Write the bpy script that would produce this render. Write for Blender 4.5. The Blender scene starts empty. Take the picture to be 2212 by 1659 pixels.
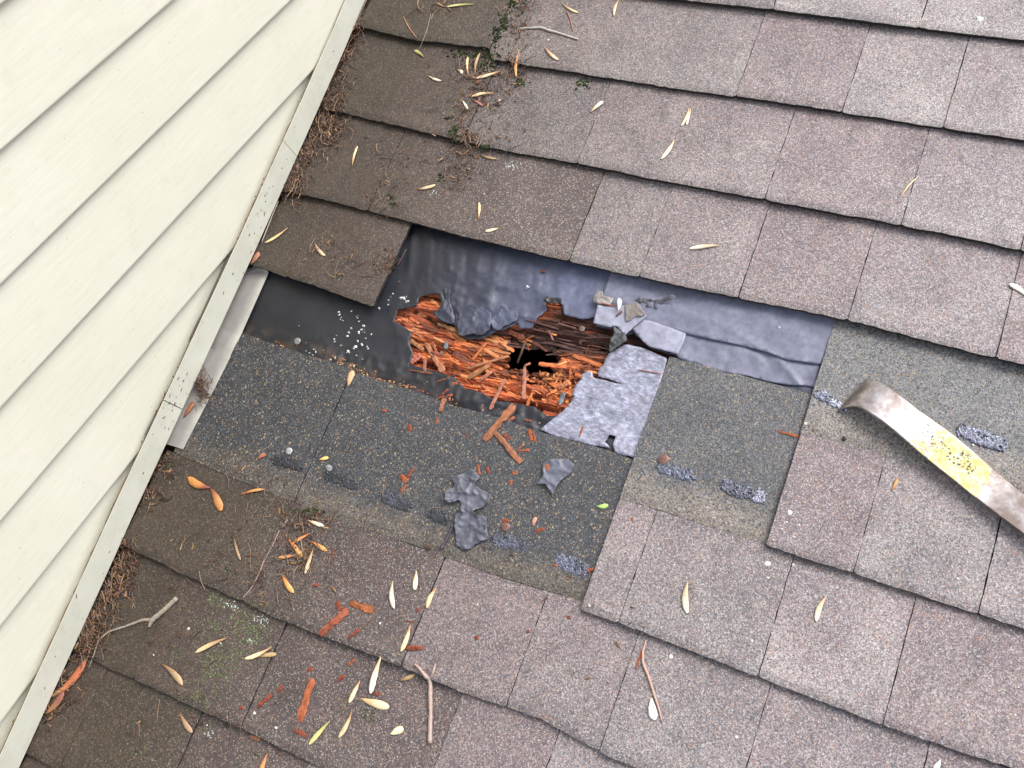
import bpy, math, random
import numpy as np
from mathutils import Matrix, Vector
from mathutils.geometry import delaunay_2d_cdt

random.seed(7); RNG = np.random.default_rng(7)
scene = bpy.context.scene
EX = 0.143                                   # exposure of one shingle course, metres
PITCH = 0.360554075
P_ = [0.269048388, 0.305585845, 0.322296493, 1.48276384, -6.09223029, 7.84307985, 7.59484784, -4.61864425, 0.360554075, 0.796207356, 2.12633555, 0.100507995]
UW = P_[7]                                    # wall plane

# ---------------------------------------------------------------- camera
def rodr(r):
    r = np.array(r); t = np.linalg.norm(r); k = r / t
    K = np.array([[0, -k[2], k[1]], [k[2], 0, -k[0]], [-k[1], k[0], 0]])
    return np.eye(3) + math.sin(t) * K + (1 - math.cos(t)) * K @ K
CR = rodr(P_[:3]); CC = np.array([(P_[3] - UW) * EX, P_[4] * EX, P_[5] * EX]); CF = math.exp(P_[6])
ROOF = Matrix.Translation((0, 0, 4.0)) @ Matrix.Rotation(PITCH, 4, 'X')     # roof frame -> world
cd = bpy.data.cameras.new('camera'); cam = bpy.data.objects.new('camera', cd)
scene.collection.objects.link(cam); scene.camera = cam
m = Matrix([[*CR[i], CC[i]] for i in range(3)] + [[0, 0, 0, 1]])
cam.matrix_world = ROOF @ m
cd.sensor_width = 36; cd.lens = CF / 2212 * 36; cd.clip_start = 0.02; cd.clip_end = 500

# ---------------------------------------------------------------- sky and sun (overcast)
SUN_EL, SUN_AZ = math.radians(58), math.radians(50)      # azimuth measured from +Y (upslope) towards +X
w = bpy.data.worlds.new('World'); scene.world = w; w.use_nodes = True
nt = w.node_tree; nt.nodes.clear()
sky = nt.nodes.new('ShaderNodeTexSky'); sky.sky_type = 'NISHITA'; sky.sun_disc = False
sky.sun_elevation = SUN_EL; sky.sun_rotation = SUN_AZ; sky.air_density = 1.0; sky.dust_density = 4.0; sky.ozone_density = 1.0
hs = nt.nodes.new('ShaderNodeHueSaturation'); hs.inputs['Saturation'].default_value = 0.5
bg = nt.nodes.new('ShaderNodeBackground'); bg.inputs[1].default_value = 0.15
wo = nt.nodes.new('ShaderNodeOutputWorld')
nt.links.new(sky.outputs[0], hs.inputs['Color']); nt.links.new(hs.outputs[0], bg.inputs[0]); nt.links.new(bg.outputs[0], wo.inputs[0])
sd = bpy.data.lights.new('sun', 'SUN'); sun = bpy.data.objects.new('sun', sd); scene.collection.objects.link(sun)
sd.energy = 1.3; sd.angle = math.radians(34); sd.color = (1.0, 0.98, 0.95)
sdir = Vector((math.sin(SUN_AZ) * math.cos(SUN_EL), math.cos(SUN_AZ) * math.cos(SUN_EL), math.sin(SUN_EL)))
sun.rotation_euler = sdir.to_track_quat('Z', 'Y').to_euler()
scene.render.filter_size = 1.9
vs = scene.view_settings
scene.display_settings.display_device = 'sRGB'
vs.view_transform = 'Standard'; vs.look = 'None'; vs.exposure = 1.08; vs.gamma = 1.0; vs.use_curve_mapping = False

# ---------------------------------------------------------------- helpers
def P(x, y, n=0.0):
    """a point of the 2212x1659 photograph carried onto the roof plane lifted by n (roof frame, metres)"""
    d = CR @ np.array([(x - 1106.0) / CF, -(y - 829.5) / CF, -1.0])
    t = (n - CC[2]) / d[2]
    return CC + t * d
TIL = {'A': (0, 0), 'B': (731.9, 0), 'C': (1466.6, 0), 'D': (0, 542.2), 'E': (731.9, 542.2), 'F': (1466.6, 542.2),
       'G': (0, 1103.3), 'H': (731.9, 1103.3), 'I': (1466.6, 1103.3)}
def T(t, x, y):
    if t == 'Z2': return (826.8 + x * .1634, 609.9 + y * .1634)
    if t == 'Z3': return (1111.4 + x * .1798, 596.4 + y * .1798)
    if t == 'Z5': return (528.6 + x * .1798, 569.3 + y * .1798)
    if t == 'Z4': return (935.2 + x * .1634, 989.4 + y * .1634)
    if t == 'P': return (x, y)
    a, b = TIL[t]; return (a + .337 * x, b + .337 * y)

def _h(ix, iy, s):
    n = (ix * 374761393 + iy * 668265263 + s * 974711) & 0x7fffffff
    n = ((n ^ (n >> 13)) * 1274126177) & 0x7fffffff
    return ((n ^ (n >> 16)) & 0xffff) / 65535.0
def vn(x, y, s=0):
    x = np.asarray(x, float); y = np.asarray(y, float)
    ix = np.floor(x).astype(np.int64); iy = np.floor(y).astype(np.int64); fx = x - ix; fy = y - iy
    fx = fx * fx * (3 - 2 * fx); fy = fy * fy * (3 - 2 * fy)
    a = _h(ix, iy, s); b = _h(ix + 1, iy, s); c = _h(ix, iy + 1, s); d = _h(ix + 1, iy + 1, s)
    return (a * (1 - fx) + b * fx) * (1 - fy) + (c * (1 - fx) + d * fx) * fy
def fbm(x, y, s=0, o=4):
    r = 0; a = .5; t = 0
    for i in range(o):
        r = r + a * vn(x * 2 ** i, y * 2 ** i, s + i * 17); t += a; a *= .5
    return r / t
def ridge(x, y, s=0, o=3):
    r = 0; a = .5; t = 0
    for i in range(o):
        r = r + a * (1 - np.abs(2 * vn(x * 2 ** i, y * 2 ** i, s + i * 13) - 1)); t += a; a *= .5
    return r / t
def sstep(a, b, x):
    t = np.clip((np.asarray(x) - a) / (b - a), 0, 1); return t * t * (3 - 2 * t)
def pip(pts, poly):
    x, y = pts[:, 0], pts[:, 1]; c = np.zeros(len(pts), bool); n = len(poly)
    for i in range(n):
        x1, y1 = poly[i]; x2, y2 = poly[(i + 1) % n]
        if y1 == y2: continue
        k = ((y1 > y) != (y2 > y)) & (x < (x2 - x1) * (y - y1) / (y2 - y1) + x1)
        c ^= k
    return c
def dist(pts, poly, closed=True):
    poly = np.asarray(poly); d = np.full(len(pts), 9.0)
    for i in range(len(poly) - (0 if closed else 1)):
        a = poly[i]; b = poly[(i + 1) % len(poly)]; ab = b - a; L = (ab @ ab) + 1e-12
        t = np.clip(((pts - a) @ ab) / L, 0, 1)
        d = np.minimum(d, np.hypot(*(pts - a - t[:, None] * ab).T))
    return d
def uv(px): return np.array([P(*q)[:2] for q in px])
def rough(poly, step=.004, amp=.0015, seed=0, closed=True):
    """subdivide an outline and roughen it like a torn edge"""
    out = []; n = len(poly)
    for i in range(n if closed else n - 1):
        a = np.array(poly[i]); b = np.array(poly[(i + 1) % n]); L = np.linalg.norm(b - a); k = max(1, int(L / step))
        nr = np.array([-(b - a)[1], (b - a)[0]]) / (L + 1e-9)
        for j in range(k):
            q = a + (b - a) * j / k
            e = (fbm(q[0] * 260, q[1] * 260, seed, 3) - .5) * 2 * amp * min(1, L / .01)
            out.append(q + nr * float(e))
    return np.array(out)

def new_mesh(name, V, F, mat=None, cols=None, smooth=False):
    me = bpy.data.meshes.new(name); me.from_pydata([tuple(map(float, v)) for v in V], [], [tuple(map(int, f)) for f in F])
    if cols is not None:
        a = me.attributes.new('Col', 'FLOAT_COLOR', 'POINT')
        c = np.ones((len(V), 4), np.float32); c[:, :3] = cols; a.data.foreach_set('color', c.ravel())
    if smooth: me.polygons.foreach_set('use_smooth', np.ones(len(me.polygons), bool))
    me.update()
    if mat: me.materials.append(mat)
    return me
def link(name, me, parent=None, color=None, label=None, kind=None):
    o = bpy.data.objects.new(name, me); scene.collection.objects.link(o)
    if parent: o.parent = parent
    if color: o.color = (*color, 1)
    if label: o['label'] = label
    if kind: o['kind'] = kind
    return o
def place(o, base, ang=0.0, tilt=0.0):
    o.matrix_world = ROOF @ Matrix.Translation(Vector(base)) @ Matrix.Rotation(ang, 4, 'Z') @ Matrix.Rotation(tilt, 4, 'Y')
def tag(o, label, cat, group=None):
    o['label'] = label; o['category'] = cat
    if group: o['group'] = group

# ---------------------------------------------------------------- materials
class NT:
    def __init__(s, name, rough_=.6, spec=.5):
        s.m = bpy.data.materials.new(name); s.m.use_nodes = True; s.t = s.m.node_tree; s.b = s.t.nodes['Principled BSDF']
        s.b.inputs['Roughness'].default_value = rough_; s.b.inputs['Specular IOR Level'].default_value = spec
    def n(s, ty, **k):
        x = s.t.nodes.new(ty)
        for a, v in k.items():
            if a in x.inputs.keys() if hasattr(x.inputs, 'keys') else False: x.inputs[a].default_value = v
            else: setattr(x, a, v)
        return x
    def l(s, a, b): s.t.links.new(a, b)
    def co(s): return s.n('ShaderNodeTexCoord').outputs['Object']
    def noise(s, scale, detail=3, vec=None, rough_=.5):
        x = s.n('ShaderNodeTexNoise'); x.inputs['Scale'].default_value = scale; x.inputs['Detail'].default_value = detail; x.inputs['Roughness'].default_value = rough_
        s.l(vec if vec else s.co(), x.inputs['Vector']); return x.outputs['Fac']
    def vor(s, scale, vec=None, out='Color'):
        x = s.n('ShaderNodeTexVoronoi'); x.inputs['Scale'].default_value = scale; s.l(vec if vec else s.co(), x.inputs['Vector']); return x.outputs[out]
    def ramp(s, f, st):
        x = s.n('ShaderNodeValToRGB'); r = x.color_ramp
        while len(r.elements) < len(st): r.elements.new(.5)
        for e, (p, c) in zip(r.elements, st):
            e.position = p; e.color = (*c, 1) if len(c) == 3 else c
        s.l(f, x.inputs[0]); return x.outputs[0]
    def mix(s, f, a, b, mode='MIX'):
        x = s.n('ShaderNodeMix'); x.data_type = 'RGBA'; x.blend_type = mode
        for v, i in ((f, 0), (a, 6), (b, 7)):
            if isinstance(v, (int, float)): x.inputs[i].default_value = v
            elif isinstance(v, tuple): x.inputs[i].default_value = (*v, 1)
            else: s.l(v, x.inputs[i])
        return x.outputs[2]
    def math(s, op, a, b=0.0, c=None):
        x = s.n('ShaderNodeMath'); x.operation = op
        for i, v in enumerate((a, b) + ((c,) if c is not None else ())):
            if isinstance(v, (int, float)): x.inputs[i].default_value = v
            else: s.l(v, x.inputs[i])
        return x.outputs[0]
    def mr(s, v, a, b, c=0.0, d=1.0):
        x = s.n('ShaderNodeMapRange'); s.l(v, x.inputs[0])
        for i, q in enumerate((a, b, c, d)): x.inputs[i + 1].default_value = q
        return x.outputs[0]
    def attr(s, name): 
        x = s.n('ShaderNodeAttribute'); x.attribute_name = name; return x.outputs['Color']
    def bump(s, h, st, d):
        x = s.n('ShaderNodeBump'); x.inputs['Strength'].default_value = st; x.inputs['Distance'].default_value = d
        s.l(h, x.inputs['Height']); s.l(x.outputs[0], s.b.inputs['Normal'])
    def base(s, c): s.l(c, s.b.inputs['Base Color'])

def granules(k, base, contrast, specks):
    """mineral granules: every little cell its own brightness, some tan, cream and rust ones"""
    co = k.co()
    n1 = k.vor(760, co); n2 = k.vor(520, co)
    sp = k.n('ShaderNodeSeparateColor'); k.l(n1, sp.inputs[0])
    sp2 = k.n('ShaderNodeSeparateColor'); k.l(n2, sp2.inputs[0])
    g = k.ramp(sp.outputs[0], [(0, (1 - contrast,) * 3), (.45, (.85,) * 3), (.8, (1.15,) * 3), (1, (1 + contrast * 1.5,) * 3)])
    c = k.mix(1.0, base, g, 'MULTIPLY')
    for i, (ch, thr, col, amt) in enumerate(specks):
        f = k.mr(sp2.outputs[ch] if i % 2 else sp.outputs[ch], thr, thr + .02)
        c = k.mix(k.math('MULTIPLY', f, amt), c, col)
    k.bump(k.vor(760, co, 'Distance'), .55, .0007)
    return c
def m_shingle():
    k = NT('shingle_granules', .62, .5)
    oi = k.n('ShaderNodeObjectInfo')
    blot = k.ramp(k.noise(14, 4), [(.3, (.84, .84, .86)), (.7, (1.16, 1.15, 1.13))])
    c = k.mix(1.0, k.mix(1.0, oi.outputs['Color'], k.attr('Col'), 'MULTIPLY'), blot, 'MULTIPLY')
    # colour blend down each tab: tint at the top, greyer towards the exposed butt
    c = granules(k, c, .48, [(1, .94, (.36, .31, .25), .7), (1, .94, (.28, .15, .10), .6), (2, .93, (.45, .44, .43), .55), (2, .9, (.05, .05, .07), .6)])
    co = k.n('ShaderNodeTexCoord').outputs['Object']
    sx = k.n('ShaderNodeSeparateXYZ'); k.l(co, sx.inputs[0])
    d = k.math('ADD', sx.outputs[0], k.math('MULTIPLY', k.math('SUBTRACT', k.noise(9, 4), .5), .16))
    dirt = k.mr(d, .36, .12); broad = k.mr(d, .70, .12)
    fine = k.mr(k.noise(95, 5, rough_=.7), .38, .62)
    dirt = k.math('MULTIPLY', dirt, k.math('ADD', k.math('MULTIPLY', fine, .4), .6))
    c = k.mix(broad, c, k.mix(1.0, c, (.58, .535, .48), 'MULTIPLY'))  # wide wall-side grime, with the wall's shade also put into the colour
    c = k.mix(k.math('MULTIPLY', dirt, .85), c, k.mix(1.0, c, (.62, .52, .40), 'MULTIPLY'))
    c = k.mix(k.math('MULTIPLY', dirt, .35), c, (.035, .028, .016))
    # faint dark streaks and grey lichen bloom
    st = k.mr(k.noise(30, 5, rough_=.65), .60, .72)
    c = k.mix(k.math('MULTIPLY', st, .22), c, (.05, .045, .045))
    k.base(c); 
    k.l(k.mr(k.noise(25, 3), .3, .7, .50, .72), k.b.inputs['Roughness'])
    return k.m
def m_headlap():
    k = NT('fresh_granules', .55, .5)
    blot = k.ramp(k.noise(16, 4), [(.3, (.82, .84, .86)), (.7, (1.15, 1.12, 1.1))])
    at = k.attr('Col')
    c = k.mix(1.0, at, blot, 'MULTIPLY')
    c = granules(k, c, .6, [(1, .93, (.20, .13, .075), .8), (1, .965, (.30, .22, .12), .8), (2, .92, (.15, .17, .17), .6), (2, .9, (.012, .014, .018), .7)])
    k.base(c); return k.m
def m_edge():
    k = NT('asphalt_edge', .8, .3)
    k.base(k.ramp(k.noise(300, 3), [(.3, (.012, .011, .011)), (.8, (.05, .045, .04))])); k.bump(k.noise(500, 2), .8, .001); return k.m
def m_attr(name, rough_, noise_scale, amt, bumpd, spec=.5, stretch=None):
    k = NT(name, rough_, spec); v = k.co()
    if stretch:
        mp = k.n('ShaderNodeMapping'); mp.inputs['Scale'].default_value = stretch; k.l(v, mp.inputs['Vector']); v = mp.outputs[0]
    nz = k.noise(noise_scale, 5, v, .65)
    c = k.mix(1.0, k.attr('Col'), k.ramp(nz, [(.3, (1 - amt,) * 3), (.7, (1 + amt,) * 3)]), 'MULTIPLY')
    k.base(c); k.bump(nz, .6, bumpd); return k
M_SH = m_shingle(); M_HL = m_headlap(); M_EDGE = m_edge()
kf = m_attr('roofing_felt', .5, 140, .22, .0005, .55)
kf.l(kf.mr(kf.noise(22, 4), .35, .68, .44, .66), kf.b.inputs['Roughness']); M_FELT = kf.m
kc = NT('cracked_dry_felt', .45, .8)      # scuffed paper with a pale bloom in the scuffs
mpc = kc.n('ShaderNodeMapping'); mpc.inputs['Scale'].default_value = (1, 1.7, 1); kc.l(kc.co(), mpc.inputs['Vector'])
nz = kc.noise(150, 8, mpc.outputs[0], .74)
kc.base(kc.mix(1.0, kc.attr('Col'), kc.ramp(nz, [(.36, (.5, .5, .53)), (.5, (.95, .95, .97)), (.66, (1.9, 1.9, 1.95))]), 'MULTIPLY'))
kc.bump(nz, .5, .0012); M_CRACK = kc.m
M_WOOD = m_attr('rotten_wood', .66, 300, .5, .0010, .35, (.16, 2.4, 1)).m
M_BIT = m_attr('dry_plant_matter', .55, 320, .18, .0003, .5).m
k = NT('vinyl_siding', .48, .45)
mp = k.n('ShaderNodeMapping'); mp.inputs['Scale'].default_value = (1, .06, 1); k.l(k.co(), mp.inputs['Vector'])
gr = k.noise(330, 4, mp.outputs[0]); soft = k.noise(6, 4); spk = k.noise(330, 2)
c = k.ramp(soft, [(.3, (.575, .565, .465)), (.7, (.605, .59, .50))])
grime = k.mr(k.noise(28, 6, rough_=.7), .55, .75)
c = k.mix(k.math('MULTIPLY', grime, .20), c, (.40, .38, .30))
c = k.mix(1.0, c, k.ramp(gr, [(.3, (.955,) * 3), (.7, (1.03,) * 3)]), 'MULTIPLY')
c = k.mix(k.math('MULTIPLY', k.mr(spk, .735, .77), .8), c, (.16, .12, .07))
k.base(c); k.bump(gr, .22, .0006); M_SIDE = k.m
k = NT('trim_vinyl', .45, .45)
c = k.ramp(k.noise(20, 5, rough_=.7), [(.35, (.49, .49, .41)), (.7, (.55, .55, .47))])
c = k.mix(k.math('MULTIPLY', k.mr(k.noise(34, 6, rough_=.75), .52, .74), .35), c, (.33, .30, .22))
c = k.mix(k.math('MULTIPLY', k.mr(k.noise(160, 4, rough_=.7), .66, .76), .65), c, (.17, .13, .07)); k.base(c); M_TRIM = k.m
k = NT('flashing_metal', .5, .5); k.b.inputs['Metallic'].default_value = .1
c = k.ramp(k.noise(45, 5), [(.35, (.36, .35, .31)), (.7, (.44, .43, .38))])
sx = k.n('ShaderNodeSeparateXYZ'); k.l(k.co(), sx.inputs[0])
f = k.mr(k.math('ADD', sx.outputs[0], k.math('MULTIPLY', k.noise(22, 4), .03)), .056, .040)
c = k.mix(k.math('MULTIPLY', f, .6), c, (.12, .105, .11)); k.base(c); M_FLASH = k.m
k = NT('worn_steel', .30, .5); k.b.inputs['Metallic'].default_value = .8
nz = k.noise(24, 5, rough_=.65)
c = k.ramp(nz, [(.40, (.22, .175, .155)), (.50, (.36, .32, .305)), (.62, (.66, .63, .62))]); k.base(c)
k.l(k.ramp(nz, [(.36, (.5,) * 3), (.62, (.27,) * 3)]), k.b.inputs['Roughness']); k.bump(k.noise(240, 4), .35, .0004); M_STEEL = k.m
k = NT('worn_yellow_print', .45, .5)
c = k.ramp(k.noise(150, 5, rough_=.7), [(.40, (.50, .40, .12)), (.50, (.56, .50, .22)), (.60, (.60, .57, .42))]); k.base(c); M_YEL = k.m
k = NT('dark_print', .5, .4); k.base(k.ramp(k.noise(300, 3), [(.35, (.03, .035, .04)), (.7, (.10, .11, .10))])); M_INK = k.m
k = NT('nail_zinc', .42, .5); k.b.inputs['Metallic'].default_value = .6
oi = k.n('ShaderNodeObjectInfo'); k.base(k.mix(1.0, oi.outputs['Color'], k.ramp(k.noise(400, 3), [(.3, (.7,) * 3), (.7, (1.25,) * 3)]), 'MULTIPLY')); M_NAIL = k.m
k = NT('moss', .9, .2); k.base(k.mix(1.0, k.attr('Col'), k.ramp(k.noise(500, 3), [(.3, (.5,) * 3), (.7, (1.4,) * 3)]), 'MULTIPLY')); M_MOSS = k.m
k = NT('sealant', .38, .7)
c = k.ramp(k.vor(620), [(.0, (.02, .021, .026)), (.5, (.05, .052, .066)), (.8, (.12, .125, .15)), (1, (.22, .23, .27))])
k.base(k.mix(1.0, c, k.attr('Col'), 'MULTIPLY')); k.bump(k.vor(620, out='Distance'), .5, .0010); M_SEAL = k.m
k = NT('black_gap', .9, .1); k.base(k.ramp(k.noise(60, 3), [(.3, (.008, .007, .006)), (.8, (.03, .022, .016))])); M_DARK = k.m  # near-black colour stands in for the unlit attic
k = NT('deck_wood', .8, .2); k.base(k.ramp(k.noise(30, 4), [(.3, (.04, .022, .014)), (.8, (.10, .05, .03))])); M_DECK = k.m

# ---------------------------------------------------------------- course lines measured on the roof
CL = {0: [(1467, 10), (1669, 34), (1884, 61), (2212, 101)],
 1: [(789, 69), (907, 98), (1058, 113), (1067, 137), (1153, 152), (1311, 177), (1477, 204), (1598, 219), (1820, 253), (2036, 288), (2212, 317)],
 2: [(732, 248), (860, 280), (985, 310), (1136, 342), (1305, 374), (1477, 408), (1669, 445), (1884, 485), (2100, 529), (2212, 553)],
 3: [(732, 446), (897, 489), (1008, 519), (1232, 572), (1467, 626), (1837, 700), (2212, 797)],
 4: [(548, 578), (680, 622), (808, 668), (1905, 990), (2053, 1027), (2212, 1075)],
 5: [(1655, 1181), (1854, 1245), (2212, 1363)],
 6: [(374, 968), (573, 1061), (705, 1107), (956, 1201), (1187, 1292), (1477, 1400), (1645, 1464), (1901, 1565), (2174, 1656)],
 7: [(270, 1177), (404, 1241), (607, 1336), (738, 1388), (900, 1450), (998, 1494), (1170, 1552), (1312, 1629)],
 8: [(216, 1430), (293, 1464), (438, 1531), (573, 1592), (623, 1619)]}
RES = {}
for k_, pts in CL.items():
    q = uv(pts); RES[k_] = (q[:, 0], q[:, 1] + k_ * EX)
RES[5] = (np.append([P(1349, 1068)[0]], RES[5][0]), np.append([P(1349, 1068)[1] + 5 * EX], RES[5][1]))
def edge(k_, u):
    if k_ in RES: return -k_ * EX + np.interp(u, *RES[k_])
    q = RES[0][1][0] if k_ < 0 else RES[8][1][-1]
    return -k_ * EX + q + 0 * np.asarray(u)
def prof(k_, u, v):
    s = (v - edge(k_, u)) / EX
    return .0035 + np.where(s < 1, .0085, .0055) * (1 - s)

# roof thing -------------------------------------------------------
roof = bpy.data.objects.new('roof', None); scene.collection.objects.link(roof); roof.matrix_world = ROOF
tag(roof, 'weathered grey and purple asphalt shingle roof with an opened patch of torn felt and rotted decking', 'roof')

def slab(name, k_, u0, u1, s0, s1, mat, lift=0.0, thick=.0035, color=None, cols=None, topline=None, du=.003, seed=0, jit=.0006, cornered=True, skew=(0, 0)):
    """one asphalt piece: granule face, ragged butt edge, real thickness"""
    nx = max(3, int((u1 - u0) / du)); ny = max(4, int((s1 - s0) * EX / .009))
    us = np.linspace(0, 1, nx + 1); ss = np.linspace(0, 1, ny + 1)
    ss = ss ** 1.0
    A, B = np.meshgrid(us, ss)
    U = u0 + (u1 - u0) * A
    U = U + (1 - B) * (skew[0] * (1 - A) + skew[1] * A)
    e = edge(k_, U); lo = e + s0 * EX
    hi = topline(U) if topline is not None else e + s1 * EX
    rag = (fbm(U * 130 + k_ * 7, seed + 0 * U, 3 + seed, 4) - .5) * jit * 3.2 + (fbm(U * 26, k_ + 0 * U, 9, 2) - .5) * .0018
    lo = lo + rag
    if cornered:
        w_ = (u1 - u0); dd = np.minimum(A * w_, (1 - A) * w_)
        lo = lo + .0018 * np.clip(1 - dd / .005, 0, 1) ** 2
    V = lo + (hi - lo) * B
    sid = (fbm(V * 170, U * 0 + seed, 5 + seed, 3) - .5) * .0016
    U = U + sid * (np.clip(1 - A * nx, 0, 1) + np.clip(1 - (1 - A) * nx, 0, 1))
    N = prof(k_, U, V) + lift + (fbm(U * 40, V * 40, 2, 3) - .5) * .0016
    N = N + (fbm(U * 9 + k_ * 3.1, V * 5, 31, 2) - .5) * .003 * (1 - B)      # butts that lift or lie flat
    N = N - .0012 * np.clip(1 - B * ny, 0, 1)                                 # worn-down butt
    top = np.stack([U, V, N], -1).reshape(-1, 3); bot = top.copy(); bot[:, 2] -= thick
    W = nx + 1; F = []; 
    for j in range(ny):
        for i in range(nx):
            a = j * W + i; F.append((a, a + 1, a + W + 1, a + W))
    n0 = len(F); O = W * (ny + 1)
    per = [i for i in range(W)] + [j * W + nx for j in range(1, ny + 1)] + [ny * W + i for i in range(nx - 1, -1, -1)] + [j * W for j in range(ny - 1, 0, -1)]
    for a, b in zip(per, per[1:] + per[:1]): F.append((a, a + O, b + O, b))
    cc = None
    if cols is not None:
        cc = cols((V - e).reshape(-1) / EX, U.reshape(-1)); cc = np.concatenate([cc, cc])
    me = new_mesh(name, np.concatenate([top, bot]), F, mat, cc)
    me.materials.append(M_EDGE)
    mi = np.zeros(len(F), np.int32); mi[n0:] = 1
    me.polygons.foreach_set('material_index', mi)
    return link(name, me, roof, color)

def tabcols(s, u):
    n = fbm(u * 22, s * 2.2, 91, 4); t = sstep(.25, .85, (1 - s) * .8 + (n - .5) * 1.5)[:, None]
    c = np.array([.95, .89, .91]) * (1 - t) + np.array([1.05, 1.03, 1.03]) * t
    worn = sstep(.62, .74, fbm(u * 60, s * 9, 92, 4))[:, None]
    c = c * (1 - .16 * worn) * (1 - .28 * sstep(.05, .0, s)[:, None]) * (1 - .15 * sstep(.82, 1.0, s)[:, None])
    return c
US4 = P(852, 580)[0]; SEAM = P(1728, 940)[0]; US6 = P(1325, 1120)[0]; US7J = P(698, 945)[0]
UMAX = P(2212, 1659)[0] + .35; U0 = .010
PUR = (.190, .158, .162); PUR2 = (.214, .193, .196); GRY = (.192, .180, .180); GRL = (.236, .224, .220); DGR = (.146, .138, .142); OLV = (.092, .080, .064)
BRP = (.108, .087, .082); MIX = (.184, .162, .165)
cells = {
 0: ([(1675, 17), (1992, 40)], [DGR, GRL, GRL, MIX]),
 1: ([(1080, 75), (1118, 100), (1620, 130), (1855, 135), (2065, 180)], [OLV, GRY, GRY, PUR, GRL, PUR2]),
 2: ([(864, 195), (1015, 290), (1287, 270), (1686, 337), (1975, 390)], [OLV, BRP, DGR, MIX, PUR, PUR2]),
 3: ([(840, 375), (1271, 470), (1428, 480), (1630, 545), (1862, 590), (2160, 725)], [BRP, BRP, GRY, MIX, PUR, PUR2, PUR]),
 4: ([(675, 500)], [OLV, BRP]),
 5: ([(1878, 1110), (2145, 1180)], [PUR, GRY, PUR2]),
 6: ([(1385, 1210), (1674, 1340), (1943, 1420)], [MIX, GRY, PUR2, PUR]),
 7: ([(575, 1210), (920, 1320), (1125, 1450), (1338, 1500), (1638, 1570), (2002, 1625)], [OLV, BRP, PUR, MIX, GRY, PUR2, PUR]),
 8: ([(352, 1354), (580, 1452), (971, 1582)], [OLV, BRP, BRP, PUR]),
 9: ([(187, 1560), (420, 1590)], [BRP, OLV, BRP]),
}
LIFT = {5: [1, 0, 1], 6: [0, 1, 0, 1], 7: [0, 1, 0, 0, 1, 0, 1], 1: [1, 0, 0, 1, 0, 1]}
rg = random.Random(3); CELLS = {}
for k_ in range(-3, 13):
    js, cs = cells.get(k_, ([], []))
    bounds = [P(*q)[0] for q in js]
    start = {5: SEAM, 6: US6}.get(k_, U0)
    end = US4 if k_ == 4 else UMAX
    if k_ != 4:
        u = (bounds[-1] if bounds else start) + rg.uniform(.10, .18)
        while u < end - .06:
            bounds.append(u); u += rg.uniform(.09, .21)
    bounds = [start] + bounds + [end]
    for i in range(len(bounds) - 1):
        col = cs[i] if i < len(cs) else rg.choice([PUR, GRY, PUR2, MIX, GRL])
        lum_ = sum(col) / .545; jt = rg.uniform(.95, 1.05)
        col = tuple(jt * (c_ * .7 + .3 * lum_ * m2) for c_, m2 in zip(col, (.205, .176, .173)))
        lf = LIFT[k_][i] if k_ in LIFT and i < len(LIFT[k_]) else rg.choice([0, 1]) if k_ not in LIFT else (i % 2)
        g = .0004
        CELLS.setdefault(k_, []).append((bounds[i], bounds[i + 1], .0015 * lf))
        s1 = 1.0 if (k_ in (5, 6, 7)) else 1.12
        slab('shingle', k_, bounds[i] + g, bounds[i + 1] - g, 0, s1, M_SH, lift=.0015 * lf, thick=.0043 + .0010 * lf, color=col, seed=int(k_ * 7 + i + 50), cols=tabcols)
# unweathered upper parts that were hidden under the stripped courses
TL = uv([(470, 702), (528, 720), (654, 763), (744, 789), (762, 801), (908, 848), (981, 876), (1089, 903), (1160, 930), (1204, 943), (1285, 963), (1365, 990), (1420, 1006)])
def tl7(U): return np.interp(U, TL[:, 0], TL[:, 1]) + (fbm(U * 120, 0 * U, 77, 3) - .5) * .0018
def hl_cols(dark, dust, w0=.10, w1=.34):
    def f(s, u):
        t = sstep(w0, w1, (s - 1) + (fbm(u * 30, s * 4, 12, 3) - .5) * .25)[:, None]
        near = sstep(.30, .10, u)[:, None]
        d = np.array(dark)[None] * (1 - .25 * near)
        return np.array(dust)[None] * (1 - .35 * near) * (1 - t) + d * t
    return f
HD = (.036, .038, .044)
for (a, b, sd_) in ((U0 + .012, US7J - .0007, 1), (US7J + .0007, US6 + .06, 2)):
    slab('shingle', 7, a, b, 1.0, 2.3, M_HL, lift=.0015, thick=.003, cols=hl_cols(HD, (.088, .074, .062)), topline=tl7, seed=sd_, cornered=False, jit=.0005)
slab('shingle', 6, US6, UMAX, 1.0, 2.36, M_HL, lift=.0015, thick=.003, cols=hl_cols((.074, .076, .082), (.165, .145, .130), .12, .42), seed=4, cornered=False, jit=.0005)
slab('shingle', 5, SEAM, UMAX, 1.0, 2.36, M_HL, lift=.0015, thick=.003, cols=hl_cols((.125, .125, .128), (.185, .165, .15), .12, .45), seed=6, cornered=False, jit=.0005)

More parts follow.
